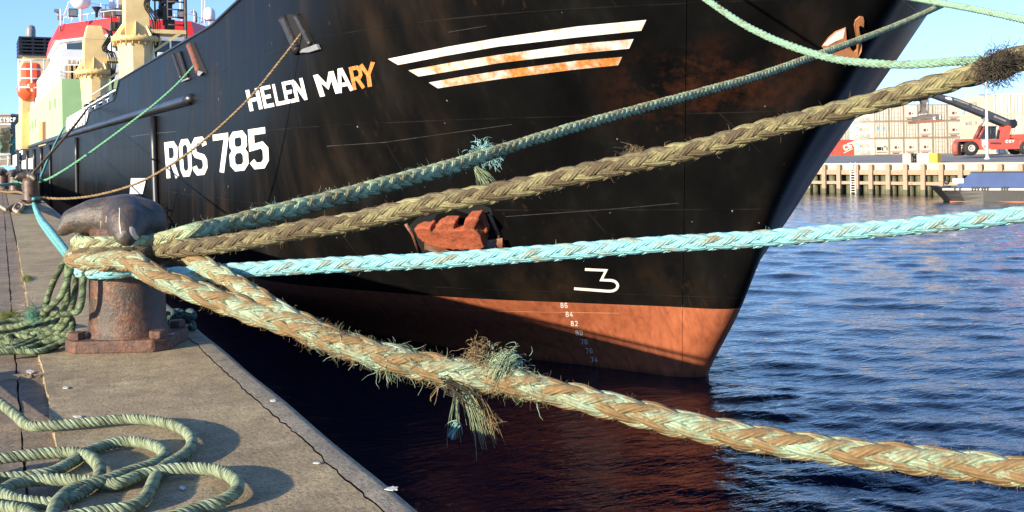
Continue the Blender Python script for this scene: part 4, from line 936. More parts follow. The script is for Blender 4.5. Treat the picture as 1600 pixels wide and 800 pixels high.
for r_ in range(3):
    for c_ in range(3):
        k = 'door'; base = c2 + ux2 * 2.47 * c_ + UP * 2.72 * r_
        lab = f'tan container, {rowname[r_]} row of the right stack, ' + ['showing its long side beside the lifting boom', 'second from the boom', 'at the edge of the photo'][c_]
        t, f = container(base, ux2, uy2, 12.19, k, lab, None, 'tan containers stacked behind the red lifting truck', simple('tan_container_paint', (.56, .47, .34), .55, .1, .6) if c_ == 0 and r_ == 0 else (TANM if not (c_ == 0 and r_ == 0) else None), 2.7)
        if c_ == 0 and r_ == 0: TANM = t.children[0].data.materials[0]
        if c_ == 0: side_text(t, f, 12.19, ['MAERSK LINE' if r_ == 1 else 'MAERSK'], .55 if r_ == 1 else 1.0, 2.2, 2.0); (r_ == 2) and side_square(t, f, 12.19, .7, .4, 1.9, 1.3)
M['blue_c'] = simple('light_blue_container', (.2, .42, .62), .5, .1, 1)
cb = P(1309, 243, 175); cb[2] = .16
for k in range(2):
    container(cb + UP * (2.59 * (k + 1)), ux, uy, 6.1, 'door', ['light blue container directly on top of the red container behind the bow', 'light blue container uppermost behind the bow'][k], None, 'blue containers behind the ship bow', M['blue_c'])
M['cred'] = simple('red_machine_paint', (.62, .08, .05), .5, .15, 1.2)
cr_ = P(1300, 243, 166); cr_[2] = .16; t = thing('red_container', 'red container with white slanted lettering beside the ship bow', 'container', cr_)
mb = MB(); uxr = RT; mb.box(cr_ + RT * 2.0 + VW * 1.2 + UP * 1.28, RT * 2.05, VW * 1.2, UP * 1.27)
for z in (.1, 2.45): mb.box(cr_ + RT * 2.0 + VW * 0 + UP * z, RT * 2.1, VW * .06, UP * .09)
for x in (-.05, 4.05): mb.box(cr_ + RT * x + UP * 1.28, RT * .06, VW * .07, UP * 1.27)
mb.build('body', M['cred'], t)
def uv_dir(ang): return RT * math.cos(ang) + UP * math.sin(ang)
mb = MB(); text_plane(mb, 'CSY', cr_ + RT * 1.75 + UP * 1.55 - VW * .02, uv_dir(.42), uv_dir(.42 - math.pi / 2), .85, .7, .1, .26); mb.prism([cr_ + RT * 1.9 + UP * .35 - VW * .03, cr_ + RT * 3.4 + UP * 1.05 - VW * .03, cr_ + RT * 3.4 + UP * 1.15 - VW * .03, cr_ + RT * 1.9 + UP * .45 - VW * .03], VW * .02)
mb.prism([cr_ + RT * 3.85 + UP * z - VW * .03 for z in (.7, 1.7)] + [cr_ + RT * 4.0 + UP * z - VW * .03 for z in (1.7, .7)], VW * .02)
mb.build('white_lettering', M['white'], t)

# --- red reach stacker
DS_ = 122.; sx = lambda px: (px - 1497) * DS_ / F
s0 = P(1497, 241, DS_); s0[2] = .12
def sp(px, py, t=0.):
    X = P(px, py, DS_); return X + VW * t
rs = thing('reach_stacker', 'red container lifting truck with long dark telescopic boom on the far yard', 'truck', s0)
def spoly(name, pts, t0, t1, mat, parent=None, bevel=0): 
    mb = MB(); mb.prism([sp(x, y, t0) for x, y in pts], VW * (t1 - t0)); return mb.build(name, mat, parent or rs, bevel)
bd = spoly('chassis', [(1508, 221), (1511, 217), (1530, 217), (1533, 218), (1566, 217), (1586, 217), (1592, 212), (1630, 211), (1640, 218), (1640, 233), (1600, 233), (1534, 234), (1528, 231), (1524, 221)], .3, 3.4, M['cred'], bevel=.08)
spoly('rear_counterweight', [(1582, 215), (1587, 210), (1612, 209), (1640, 212), (1640, 228), (1596, 228), (1594, 219)], .2, 3.5, M['cred'], bevel=.1)
spoly('boom_support', [(1568, 217), (1569, 210), (1572, 199), (1578, 196), (1584, 197), (1581, 217)], .6, 1.2, M['cred']); spoly('boom_support', [(1575, 217), (1577, 203), (1581, 196.5), (1585, 197), (1580, 217)], 2.4, 3.0, M['cred'])
spoly('boom_outer', [(1551, 172.5), (1590, 189), (1594, 193), (1593, 197), (1586, 199.5), (1549, 184)], .9, 2.7, M['steel'] if False else simple('dark_boom_paint', (.045, .05, .055), .45, .3, 2))
BM = bpy.data.materials['dark_boom_paint']
spoly('boom_inner', [(1461, 143), (1500, 152), (1553, 173), (1550, 183), (1500, 162.5), (1458, 147.5)], 1.05, 2.55, BM)
for q in ([(1497, 153), (1520, 161.5), (1519, 163.5), (1496, 155)], [(1525, 164), (1543, 171), (1542, 173.5), (1524, 166.5)], [(1559, 180), (1578, 188), (1577, 190), (1558, 182.5)]): spoly('boom_rail', q, .85 if q[0][0] > 1550 else 1.0, 1.04 if q[0][0] < 1550 else .9, M['steel'])
spoly('boom_pivot', [(1584, 187), (1591, 186), (1594, 190), (1594, 196), (1590, 200), (1585, 199)], .7, 2.9, M['black'])
for (a_, b_) in (((1527, 217), (1543, 184)), ((1533, 217), (1549, 186))):
    mb = MB(); A_, B_ = sp(*a_, .7), sp(*b_, .7); mb.tube([A_, A_ + (B_ - A_) * .62], .22, 8); mb.tube([A_ + (B_ - A_) * .62, B_], .13, 8, 1); mb.build('lift_cylinder', [M['cred'] if False else simple('maroon_cylinder', (.2, .05, .04), .5, .3, 3), M['steel']], rs)
cab = spoly('cab', [(1542, 217), (1543, 200), (1545, 198), (1558, 198), (1558, 217)], .5, 2.2, M['glass']); mb = MB()
for x, y0, y1 in ((1542.5, 198, 217), (1558, 198, 217), (1551, 198, 217)): mb.tube([sp(x, y0, .45), sp(x, y1, .45)], .07, 5)
mb.tube([sp(1542, 198, .45), sp(1559, 198, .45)], .1, 5); mb.box(sp(1551, 197.6, 1.3), RT * .75, VW * .95, UP * .05); mb.build('cab_frame', BM, cab)
spoly('hood_panel', [(1536, 219), (1546, 218), (1540, 226), (1538, 232), (1550, 233), (1541, 234), (1536, 228)], .22, .3, M['white']); spoly('step_plate', [(1549, 222), (1566, 222.5), (1566, 225.5), (1549, 225)], .24, .3, BM)
mb = MB(); text_plane(mb, 'CSY', sp(1573, 219, .27), RT, -UP, .3, 1.0, .25, .3); mb.build('white_lettering', M['white'], bd)
def wheel(px, py, r_, t0, wd):
    c = sp(px, py, t0); c[2] = s0[2] + r_; mb = MB(); mb.lathe(c, [(r_ * .55, 0), (r_ * .9, 0), (r_, .12), (r_, wd - .12), (r_ * .9, wd), (r_ * .55, wd)], 24, VW); w_ = mb.build('wheel', M['rubber'], rs)
    mb = MB(); mb.lathe(c, [(r_ * .5, -.01), (r_ * .48, -.04), (r_ * .36, -.05), (r_ * .34, .0), (r_ * .2, .02), (r_ * .18, -.06), (.01, -.06)], 20, VW); mb.build('rim', simple('cream_rim', (.5, .46, .4), .5, .2, 3), w_)
wheel(1519, 231, .86, .1, .75); wheel(1519, 231, .86, 2.7, .75); wheel(1606, 231, .86, .1, .75); wheel(1606, 231, .86, 2.7, .75)
c = sp(1502, 231, .5); c[2] = s0[2] + .84; mb = MB(); mb.lathe(c, [(.3, 0), (.7, 0), (.84, .1), (.84, .6), (.7, .7), (.3, .7)], 22, nrm(VW - RT * 1.2)); mb.build('wheel', M['cred'] if False else simple('dusty_red_wheel', (.3, .09, .06), .7, .3, 3), rs)
sprd = MB()
sprd.prism([sp(1452, 150, 1.4), sp(1456, 150, 1.4), sp(1458, 156, 1.4), sp(1455, 161, 1.4), sp(1455, 171, 1.4), sp(1460, 176, 1.4), sp(1444, 176.5, 1.4), sp(1450, 171, 1.4), sp(1450, 161, 1.4), sp(1447, 156, 1.4), sp(1449, 151, 1.4)], VW * .8)
sprd.prism([sp(x, y, .4) for x, y in ((1447, 180), (1455, 178), (1473, 178), (1474, 187), (1447, 187))], VW * 2.4); sprd.prism([sp(x, y, 1.0) for x, y in ((1436, 182), (1447, 181), (1447, 189), (1436, 189))], VW * 1.2)
sprd = sprd.build('spreader_head', simple('rusty_grey_spreader', (.14, .12, .11), .6, .5, 2), rs)
mb = MB(); mb.prism([sp(x, y, .3) for x, y in ((1432, 189), (1445, 187.5), (1460, 187), (1477, 187), (1477, 190), (1462, 191), (1434, 193))], VW * 2.6); mb.build('spreader_beam', rusty('rust_brown_beam', (.3, .16, .1), amt=.5), sprd)
mb = MB()
for x in (1446, 1459): mb.tube([sp(x, 154, 1.6), sp(x, 177, 1.6)], .05, 5)
mb.build('hanger_rods', M['black'], sprd); spoly('white_mark', [(1460, 183), (1464, 182), (1462, 185), (1465, 187), (1460, 187)], .36, .4, M['white'], sprd); spoly('white_mark', [(1470, 179), (1472, 179), (1472, 186), (1470, 186)], .36, .4, M['white'], sprd)
spoly('boom_mark', [(1483, 151), (1488, 150.5), (1493, 153), (1493, 156), (1487, 155), (1483, 153)], 1.0, 1.05, M['white'])

# poles
X = P(1542.5, 240.8, 108); mb = MB(); X[2] = -.2; t_ = P(1542.5, 128, 108); mb.tube([X, [X[0], X[1], t_[2]]], [.16, .1], 8); mb.lathe(X, [(.3, 0), (.3, .1), (.18, .16), (.16, .3)], 12)
tag(mb.build('flag_pole', M['white']), 'slim white pole standing on the far yard before the red truck', 'pole')
X = P(1541, 241, 210); X[2] = .14; tp = thing('street_lamp', 'double armed floodlight mast rising behind the containers', 'lamp post', X); zt = P(1541, 148.5, 210)[2]; mb = MB(); mb.tube([X, [X[0], X[1], zt]], [.2, .12], 8); mb.build('pole', M['steel'], tp)
for sg in (-1, 1): mb = MB(); c = np.array([X[0], X[1], zt]); mb.tube([c, c + RT * sg * .7], .06, 5); mb.box(c + RT * sg * .75 + UP * .05, RT * .42, VW * .3, UP * .13); mb.build('lamp_head', M['steel'], tp)

# --- blue narrow boat alongside the wharf
bd_ = nrm(P(1600, 321, 91) * [1, 1, 0] - P(1490, 318, 93.7) * [1, 1, 0]); bn = nrm(np.cross(UP, bd_)); bn = bn if bn @ VW > 0 else -bn
b0 = P(1462, 318, 94.3); b0[2] = WATER
bt = thing('narrow_boat', 'dark blue canal boat with black hull and white waistline moored at the far wharf', 'boat', b0)
bz = lambda y: float((CAM + ray(1500, y) * 93.)[2])
def bp(px, py, t=0.): # point on the boat's near side plane
    r = ray(px, py); k = ((b0 - CAM) @ bn + t) / (r @ bn); return CAM + r * k
def bx(px): return float((bp(px, 300) - b0) @ bd_)
L_ = bx(1760); st_ = [(0, .35), (.8, .9), (2.2, 1.25), (4, 1.4), (L_ - 2, 1.4), (L_, 1.2)]; zg = lambda x: 1.02 + .42 * max(0, 1 - x / 6) ** 2
v = []; nz = 5
for x, hb_ in st_:
    for k in range(nz):
        u = k / (nz - 1); z = WATER - .3 + (zg(x) + .3 + (0.0)) * u; xx = x + (.9 * (1 - u) - .65 * u) * max(0, 1 - x / 4)
        v += [b0 * [1, 1, 0] + bd_ * xx + bn * (1.4 - hb_) + UP * z, b0 * [1, 1, 0] + bd_ * xx + bn * (1.4 + hb_) + UP * z]
mb = MB(); n = nz * 2; f = []
for i in range(len(st_) - 1):
    for k in range(nz - 1):
        for s_ in (0, 1): f.append((i * n + 2 * k + s_, (i + 1) * n + 2 * k + s_, (i + 1) * n + 2 * k + 2 + s_, i * n + 2 * k + 2 + s_))
    f.append((i * n + n - 2, (i + 1) * n + n - 2, (i + 1) * n + n - 1, i * n + n - 1))
f.append([2 * k for k in range(nz)] + [2 * k + 1 for k in range(nz)][::-1]); mb.add(v, f); mb.build('boat_hull', simple('black_boat_hull', (.015, .015, .016), .4, .4, 1), bt)
bb = lambda mb, x0, x1, t0, t1, z0, z1, mi=0: mb.hexa([b0 * [1, 1, 0] + bd_ * x + bn * t + UP * z for z in (WATER + z0, WATER + z1) for x, t in ((x0, t0), (x1, t0), (x1, t1), (x0, t1))], mi)
mb = MB(); bb(mb, 1.2, L_, -.03, 2.83, -.3, .03); mb.build('red_waterline', simple('orange_red_antifoul', (.55, .13, .06), .6, .2, 1), bt)
mb = MB(); bb(mb, .6, L_, -.015, 2.815, 1.04, 1.17); mb.build('white_waistline', M['white'], bt)
ct = 2.62
mb = MB(); mb.hexa([b0 * [1, 1, 0] + bd_ * x + bn * t + UP * (WATER + z) for x, t, z in ((1.5, .12, 1.18), (L_, .12, 1.18), (L_, 2.68, 1.18), (1.5, 2.68, 1.18), (3.0, .32, ct), (L_, .32, ct), (L_, 2.48, ct), (3.0, 2.48, ct))])
cb_ = mb.build('cabin', simple('navy_cabin_paint', (.02, .055, .18), .65, .25, .8), bt)
mb = MB(); bb(mb, 2.9, L_, .24, 2.56, ct, ct + .06); mb.build('cabin_roof', M['black'], bt)
mb = MB(); mb.prism([bp(x, y, .36) + UP * 0 for x, y in ((1515, 271.5), (1530, 268.5), (1575, 270.5), (1590, 272), (1590, 274), (1515, 274))], bn * 1.6); mb.build('roof_cover', simple('rust_brown_tarpaulin', (.32, .11, .05), .8, .4, 1), bt)
for i, x in enumerate((1492, 1500, 1519.5, 1524, 1528.5, 1535, 1539, 1543.5, 1566, 1570, 1574)):
    mb = MB(); p0 = bx(x); bb(mb, p0 - .09, p0 + .09, -.03, .16, .98, 1.34); mb.build('vent_slot', M['black'], bt)
c = bp(1479.5, 285, .25); mb = MB(); mb.lathe(c, [(.18, -.06), (.22, -.05), (.22, .1), (.1, .1)], 14, -bn); mb.build('porthole', M['black'], bt)
mb = MB(); a_ = bp(1488.5, 279, .17); b2 = bp(1505.5, 286, .17); z1, z0 = a_[2], b2[2]; A_ = float((a_ - b0) @ bd_); B_ = float((b2 - b0) @ bd_)
f = lambda x, z: b0 * [1, 1, 0] + bd_ * x + bn * (.12 + (z - WATER - 1.18) * .139 - .012) + UP * z
mb.prism([f(A_, z0), f(B_, z0), f(B_, z1), f(A_, z1)], -bn * .012); nb_ = mb.build('name_board', M['white'], cb_)
mb = MB()
for i, s in enumerate(('TRIDON', 'ROLAND')): text_plane(mb, s, f(A_ + .06, z1 - .05 - i * .24) - bn * .014, bd_, -UP, .15, .7, .22, .2)
mb.build('board_lettering', simple('dark_board_lettering', (.1, .05, .1), .6), nb_)

# --- warehouse behind the quay on the left
wz = P(4, 258, 330); wz[2] = 0
wa = thing('brick_warehouse', 'brown brick building with a white lettered sign at the end of the quay', 'building', wz)
def wp(px, py, t=0): return P(px, py, 330 + t)
def wpoly(name, pts, t, th, mat, par): mb = MB(); mb.prism([wp(x, y, t) for x, y in pts], VW * th); return mb.build(name, mat, par)
def brick():
    t = T('brown_brick'); b = t.n('TexBrick', {'Vector': t.map(t.co(), (1, 1, 1), (R(90), 0, 0)), 'Color1': (.22, .17, .12, 1), 'Color2': (.16, .12, .085, 1), 'Mortar': (.3, .27, .22, 1), 'Scale': .8}); return t.out(b, .9)
bw = wpoly('wall', [(-150, 181), (16.5, 180), (16.5, 258), (-150, 258)], 0, 14, brick(), wa); wpoly('parapet', [(-150, 178.5), (17, 177.5), (17, 180), (-150, 181)], -.5, 15, M['steel'], wa)
mb = MB(); text_plane(mb, 'CTSCF', wp(-.5, 184.2, -.3), RT, -UP, 1.3, .62, .22, .2); mb.build('sign_lettering', M['white'], bw)
mb = MB(); mb.prism([wp(-150, 194, -.3), wp(17, 193.5, -.3), wp(17, 195, -.3), wp(-150, 195.6, -.3)], VW * .3); mb.build('string_course', M['white'], bw)
gx = P(4, 240, 250)
mb = MB(); mb.prism([P(x, y, 250) for x, y in ((-40, 222), (8, 217), (13, 219), (16, 226), (15.5, 240), (-40, 241))], VW * 5); tag(mb.build('green_tarpaulin', simple('green_sheet', (.05, .22, .13), .7, .3, .5)), 'green sheeted heap in front of the brick building on the left', 'tarpaulin')
mb = MB()
for y in (242, 249): mb.tube([P(-60, y + .5, 160), P(15.5, y, 160)], .28 if y == 242 else .16, 6)
for x in (-40, -20, 0, 13): mb.tube([P(x, 241.5, 160), P(x, 259, 160)], .14, 6)
tag(mb.build('white_guardrail', M['white']), 'white horizontal guard rail across the end of the quay', 'railing')
mb = MB(); rr_ = np.random.default_rng(5)
for i in range(60):
    a_ = P(rr_.uniform(5, 16), rr_.uniform(200, 236), 235); mb.box(a_, RT * rr_.uniform(.2, .9), VW * .4, UP * rr_.uniform(.1, .6))
for i in range(10): mb.tube([P(rr_.uniform(5, 11), 236, 236), P(rr_.uniform(10, 18), rr_.uniform(198, 220), 236)], .14, 5)
tag(mb.build('scrap_heap', simple('dark_scrap', (.07, .075, .05), .8, .7, .3)), 'dark tangle of nets and gear beside the trawler stern', 'scrap heap')

# ------------------------------------------------------------------ mooring bollards
def blob(name, balls, voxel, mat, parent, org, tilt=None, smooth=6):
    bm = bmesh.new()
    for x, y, z, r_ in balls: bmesh.ops.create_icosphere(bm, subdivisions=3, radius=r_, matrix=Matrix.Translation((x, y, z)))
    me = bpy.data.meshes.new('tmp'); bm.to_mesh(me); bm.free(); o = bpy.data.objects.new('tmp', me); COL.objects.link(o)
    m = o.modifiers.new('r', 'REMESH'); m.mode = 'VOXEL'; m.voxel_size = voxel; s = o.modifiers.new('s', 'SMOOTH'); s.factor = .5; s.iterations = smooth
    dg = bpy.context.evaluated_depsgraph_get(); me2 = bpy.data.meshes.new_from_object(o.evaluated_get(dg)); bpy.data.objects.remove(o)
    me2.name = name; me2.materials.clear(); me2.materials.append(mat); me2.polygons.foreach_set('use_smooth', [True] * len(me2.polygons)); me2.update()
    o = bpy.data.objects.new(name, me2); COL.objects.link(o); o.parent = parent; o['wloc'] = [float(v) for v in wloc(parent)]; return o
BC = np.array([.59, 5.72, 0.])
def chain(a, b, n=9):
    a, b = np.array(a), np.array(b); return [tuple(a + (b - a) * i / (n - 1)) for i in range(n)]
def make_bollard(label):
    t = thing('mooring_bollard', label, 'bollard', (0, 0, 0), 'iron mooring bollards along the quay edge')
    pr = [(.225, .055), (.21, .07), (.197, .10), (.19, .16), (.188, .5), (.18, .62)]
    mb = MB(); mb.lathe((0, 0, 0), pr, 48); mb.build('post', M['bollard_post'], t)
    balls = chain((0, 0, .672, .125), (-.165, .0, .675, .098)) + chain((-.165, 0, .675, .098), (-.27, -.01, .664, .063)) + chain((-.27, -.01, .664, .063), (-.325, -.015, .615, .038))
    balls += chain((0, 0, .672, .125), (.09, .0, .65, .118)) + chain((0, -.02, .665, .13), (.05, -.13, .64, .105)) + chain((.05, -.13, .64, .105), (.075, -.225, .59, .062)) + [(0, .08, .66, .11)] + chain((.09, .02, .64, .11), (.1, .11, .62, .085))
    hd = blob('head', balls, .011, M['bollard_head'], t, None)
    bp_ = MB(); c = .07; x1, y1 = .268, .23
    pts = [(-x1 + c, -y1), (x1 - c, -y1), (x1, -y1 + c), (x1, y1 - c), (x1 - c, y1), (-x1 + c, y1), (-x1, y1 - c), (-x1, -y1 + c)]
    bp_.prism([(x, y, -.005) for x, y in pts], (0, 0, .07)); bp_.build('base_plate', M['rust'], t, bevel=.012)
    for x, y in ((-.205, -.165), (.205, -.165), (.205, .165), (-.205, .165)):
        mb = MB(); mb.lathe((x, y, .064), [(.046, 0), (.046, .032), (.04, .038), (.01, .04)], 6, smooth=False); mb.build('bolt', M['rust'], t, bevel=.004)
    return t
b1 = make_bollard('large rusty bollard in the foreground with worn dark hooked head and wrapped ropes')
E1 = nrm((.91, -.42, 0)); b1.location = Vector(BC); b1.rotation_euler[2] = math.atan2(E1[1], E1[0])
hd = [c for c in b1.children if c.name.startswith('head')][0]
for px, py, lab, kx, kz, z0 in ((48, 318, 'brown iron bollard further along the quay with turquoise strap tied round its foot', 1., 1, .1), (24, 301, 'third dark bollard along the quay just beyond the strapped one', 1., 1, 0), (5, 296, 'farthest dark bollard at the left edge of the photo', 1, 1, 0)):
    c = copy_tree(b1); X = Pz(px, py, 0); c.location = Vector((.66 if px > 40 else X[0], X[1], 0)); c.rotation_euler[2] = b1.rotation_euler[2] + R(28 if px > 40 else -20); c['label'] = lab
    c['wloc'] = [float(v) for v in c.location]
    if px == 48: B2 = np.array(c.location); 
    if px == 24: B3 = np.array(c.location)
    if px == 48:
        for ch in c.children:
            if ch.name.startswith('base'): ch.scale = (.8, .8, .8)
# scuffs on the foreground head, laid on its surface
def on_head(px, py):
    bpy.context.view_layer.update(); dg = bpy.context.evaluated_depsgraph_get(); he = hd.evaluated_get(dg); mi = he.matrix_world.inverted()
    o = mi @ Vector(CAM); d = (mi.to_3x3() @ Vector(ray(px, py))).normalized(); ok, loc, no, ix = he.ray_cast(o, d)
    return (np.array(loc), np.array(no)) if ok else None
def head_patch(name, outline, mat, lift=.0015, inner=5):
    c = np.mean(outline, 0); v = []; nn = len(outline)
    for k in range(inner + 1):
        for x, y in outline:
            q = on_head(c[0] + (x - c[0]) * k / inner, c[1] + (y - c[1]) * k / inner)
            if q is None: return
            v.append(q[0] + q[1] * lift)
    f = [(k * nn + i, k * nn + (i + 1) % nn, (k + 1) * nn + (i + 1) % nn, (k + 1) * nn + i) for k in range(inner) for i in range(nn)]
    me = bpy.data.meshes.new(name); me.from_pydata([tuple(q) for q in v], [], f); me.materials.append(mat); o = bpy.data.objects.new(name, me); COL.objects.link(o); o.parent = hd; return o
head_patch('bare_patch', [(202, 355), (206, 354), (210, 357), (212, 364), (217, 370), (219, 374), (214, 375), (210, 374), (206, 369), (202, 362)], M['chip'])
head_patch('scratch', [(186.3, 325), (187.4, 325), (186.8, 340), (187.3, 355), (189.8, 365), (188.6, 365.5), (186, 356), (185.6, 340)], M['scratch'])
head_patch('scratch', [(157.6, 345), (158.6, 345), (158.3, 366), (157.5, 366)], M['scratch'])
head_patch('scratch', [(166, 338), (167, 338), (166.4, 348), (165.6, 348)], M['scratch'])

# ------------------------------------------------------------------ rope
def rope_geo(ctrl, kind, pitch=4.3, seg=8, per=30, phase=0.):
    """ctrl rows x,y,z,r -> strand tubes as arrays"""
    r0 = float(np.mean([c[3] for c in ctrl])); path, s = smooth_path(ctrl, pitch * 2 * r0 / per); C = path[:, :3]; Rr = path[:, 3]
    Tn, N, B = frames(C)
    th = np.concatenate([[0], np.cumsum(np.diff(s) * 2 * np.pi / (pitch * 2 * (Rr[1:] + Rr[:-1]) / 2))])
    strands = []
    if kind == 'plait8':
        for di in (1, -1):
            for k in (0, 1):
                for j in (0, 1):
                    strands.append((di * th + np.pi * k + phase + (j - .5) * 1.1, lambda a, di=di: .56 + di * .13 * np.cos(2 * (a - phase)), .29))
    elif kind == 'braid12':
        for di in (1, -1):
            for k in range(6): strands.append((di * th + np.pi * k / 3 + phase, lambda a, di=di: .6 + di * .115 * np.cos(3 * (a - phase) + np.pi / 4), .3))
    elif kind == 'laid3':
        for k in range(3): strands.append((th + 2 * np.pi * k / 3 + phase, lambda a: .5 + 0 * a, .49))
    else:
        for k in range(4): strands.append((th + np.pi / 2 * k + phase, lambda a: .57 + 0 * a, .45))
    al = np.linspace(0, 2 * np.pi, seg, endpoint=False); V = []; Fc = []; UVs = []; CR = []; off = 0; n = len(C)
    for si, (ang, rad, rs) in enumerate(strands):
        rho = (rad(ang) * Rr)[:, None]; D = np.cos(ang)[:, None] * N + np.sin(ang)[:, None] * B
        wob = 1 + .05 * np.sin(s * 40 / max(r0 * 20, .1) + si * 2.1)[:, None]
        cc = C + rho * D * wob; T2, _, _ = frames(cc)
        # radial frame so the oval cross-section lies flat on the rope
        O = D - T2 * np.sum(D * T2, 1, keepdims=True); O /= np.linalg.norm(O, axis=1, keepdims=True); Wd = np.cross(T2, O)
        rr = (rs * Rr)[:, None, None]; fl = .85 if kind == 'braid12' else 1.; wd = 1.2 if kind == 'braid12' else 1.
        v = cc[:, None] + rr * (fl * np.cos(al)[None, :, None] * O[:, None] + wd * np.sin(al)[None, :, None] * Wd[:, None])
        V.append(v.reshape(-1, 3))
        cr = np.clip((np.linalg.norm(v - C[:, None], axis=2) / Rr[:, None] - .35) / .65, 0, 1); CR.append(np.stack([cr.ravel(), np.full(cr.size, (si * .37) % 1)], 1))
        i = np.arange(n - 1)[:, None] * seg; j = np.arange(seg)[None]; j2 = (j + 1) % seg
        Fc.append((np.stack([i + j, i + j2, i + seg + j2, i + seg + j], -1) + off).reshape(-1, 4))
        u = s / (2 * r0 * rs); 
        uv = np.stack([np.broadcast_to(u[:-1, None], (n - 1, seg)), np.broadcast_to(j / seg, (n - 1, seg))], -1)
        uv4 = np.stack([uv, uv + np.array([0, 1 / seg]), np.stack([np.broadcast_to(u[1:, None], (n - 1, seg)), uv[..., 1] + 1 / seg], -1), np.stack([np.broadcast_to(u[1:, None], (n - 1, seg)), uv[..., 1]], -1)], -2)
        UVs.append(uv4.reshape(-1, 2)); off += n * seg
    return np.vstack(V), np.vstack(Fc), np.vstack(UVs), np.vstack(CR), (C, Rr, N, B)
def mesh_np(name, V, Fc, mat, parent=None, uv=None, cr=None, smooth=True):
    V = V - wloc(parent); me = bpy.data.meshes.new(name); me.vertices.add(len(V)); me.vertices.foreach_set('co', V.astype(np.float32).ravel())
    k = Fc.shape[1]; me.loops.add(Fc.size); me.loops.foreach_set('vertex_index', Fc.astype(np.int32).ravel()); me.polygons.add(len(Fc)); me.polygons.foreach_set('loop_start', np.arange(0, Fc.size, k, dtype=np.int32))
    me.polygons.foreach_set('use_smooth', np.full(len(Fc), smooth))
    if uv is not None: me.uv_layers.new(name='UVMap').data.foreach_set('uv', uv.astype(np.float32).ravel())
    if cr is not None: a_ = me.color_attributes.new('crown', 'FLOAT_COLOR', 'POINT'); a_.data.foreach_set('color', np.hstack([cr, np.zeros((len(cr), 1)), np.ones((len(cr), 1))]).astype(np.float32).ravel())
    me.materials.append(mat); me.update(calc_edges=True); me.validate()
    o = bpy.data.objects.new(name, me); COL.objects.link(o)
    if parent is not None: o.parent = parent
    o['wloc'] = [float(x) for x in wloc(parent)]; return o
def rope(name, paths, kind, mat, label, cat='rope', group=None, **kw):
    base = np.array(paths[0][0][:3]); Vs, Fs, Us, Cs, info = [], [], [], [], []; off = 0
    for ctrl in paths:
        V, Fc, U, Cc, inf = rope_geo(ctrl, kind, **kw); Vs.append(V); Fs.append(Fc + off); Us.append(U); Cs.append(Cc); info.append(inf); off += len(V)
    t = tag(mesh_np(name, np.vstack(Vs) - base, np.vstack(Fs), mat, None, np.vstack(Us), np.vstack(Cs)), label, cat, group); t.location = Vector(base); t['wloc'] = [float(x) for x in base]
    return t, info
def fib_mesh(name, parent, mat, P0, D0, L, r_, curl=.5, seed=1, droop=.4, n=4, group=None):
    """loose fibres as thin three-sided threads: start points, directions, lengths"""
    g = np.random.default_rng(seed); m = len(P0); pts = [P0]; d = D0 / np.linalg.norm(D0, axis=1, keepdims=True)
    for k in range(n):
        d = d + g.normal(0, curl, d.shape) * .5 + np.array([0, 0, -droop * .3]); d /= np.linalg.norm(d, axis=1, keepdims=True); pts.append(pts[-1] + d * (L / n)[:, None])
    pts = np.stack(pts, 1); Tn = np.gradient(pts, axis=1); Tn /= np.linalg.norm(Tn, axis=2, keepdims=True) + 1e-9
    A = np.cross(Tn, np.array([.3, .5, .81])); A /= np.linalg.norm(A, axis=2, keepdims=True) + 1e-9; Bv = np.cross(Tn, A)
    w_ = (np.linspace(1, .35, n + 1))[None, :, None] * np.broadcast_to(r_, (m,))[:, None, None]; ring_ = [pts + w_ * (math.cos(a) * A + math.sin(a) * Bv) for a in (0, 2.094, 4.189)]
    V = np.stack(ring_, 2).reshape(-1, 3); base = (np.arange(m) * (n + 1) * 3)[:, None, None]; i = (np.arange(n) * 3)[None, :, None]; j = np.arange(3)[None, None]; j2 = (j + 1) % 3
    Fc = np.stack([base + i + j, base + i + j2, base + i + 3 + j2, base + i + 3 + j], -1).reshape(-1, 4)
    o = mesh_np(name, V, Fc, mat, parent); o['kind'] = 'stuff'; return o
def fuzz(parent, info, m, L0, r_, mat, seed=1, sel=None, curl=.9, name='loose_fibres', droop=.3):
    g = np.random.default_rng(seed); C, Rr, N, B = info; k = g.integers(1, len(C) - 1, m)
    if sel is not None:
        ok = [i for i in range(len(C)) if sel(*C[i])]
        if not ok: return
        k = g.choice(ok, m)
    a = g.uniform(0, 2 * np.pi, m); D = np.cos(a)[:, None] * N[k] + np.sin(a)[:, None] * B[k]
    T_ = np.gradient(C, axis=0)[k]; T_ /= np.linalg.norm(T_, axis=1, keepdims=True)
    return fib_mesh(name, parent, mat, C[k] + D * Rr[k][:, None] * .8, D * .7 + T_ * g.normal(0, 1, (m, 1)), L0 * g.uniform(.3, 1.2, m) ** 1.3, r_, curl, seed, droop)
def near_px(x0, x1):
    def f(x, y, z):
        d = np.array([x, y, z]) - CAM; D = d @ VW; a = d @ RT / D * F; return x0 < a + CX < x1 and D > 1
    return f
def tuft(parent, c, m, L, r_, dirv, spread, mat, seed, size=.03, curl=.5, droop=.5, name='frayed_tuft', n=5):
    g = np.random.default_rng(seed); P0 = np.asarray(c) + g.normal(0, size, (m, 3)); D = np.asarray(dirv, float) + g.normal(0, spread, (m, 3))
    return fib_mesh(name, parent, mat, P0, D, L * g.uniform(.5, 1.15, m), r_, curl, seed, droop, n)
def ring(deg, r_, z): return np.array([BC[0] + r_ * math.cos(R(deg)), BC[1] + r_ * math.sin(R(deg)), z])
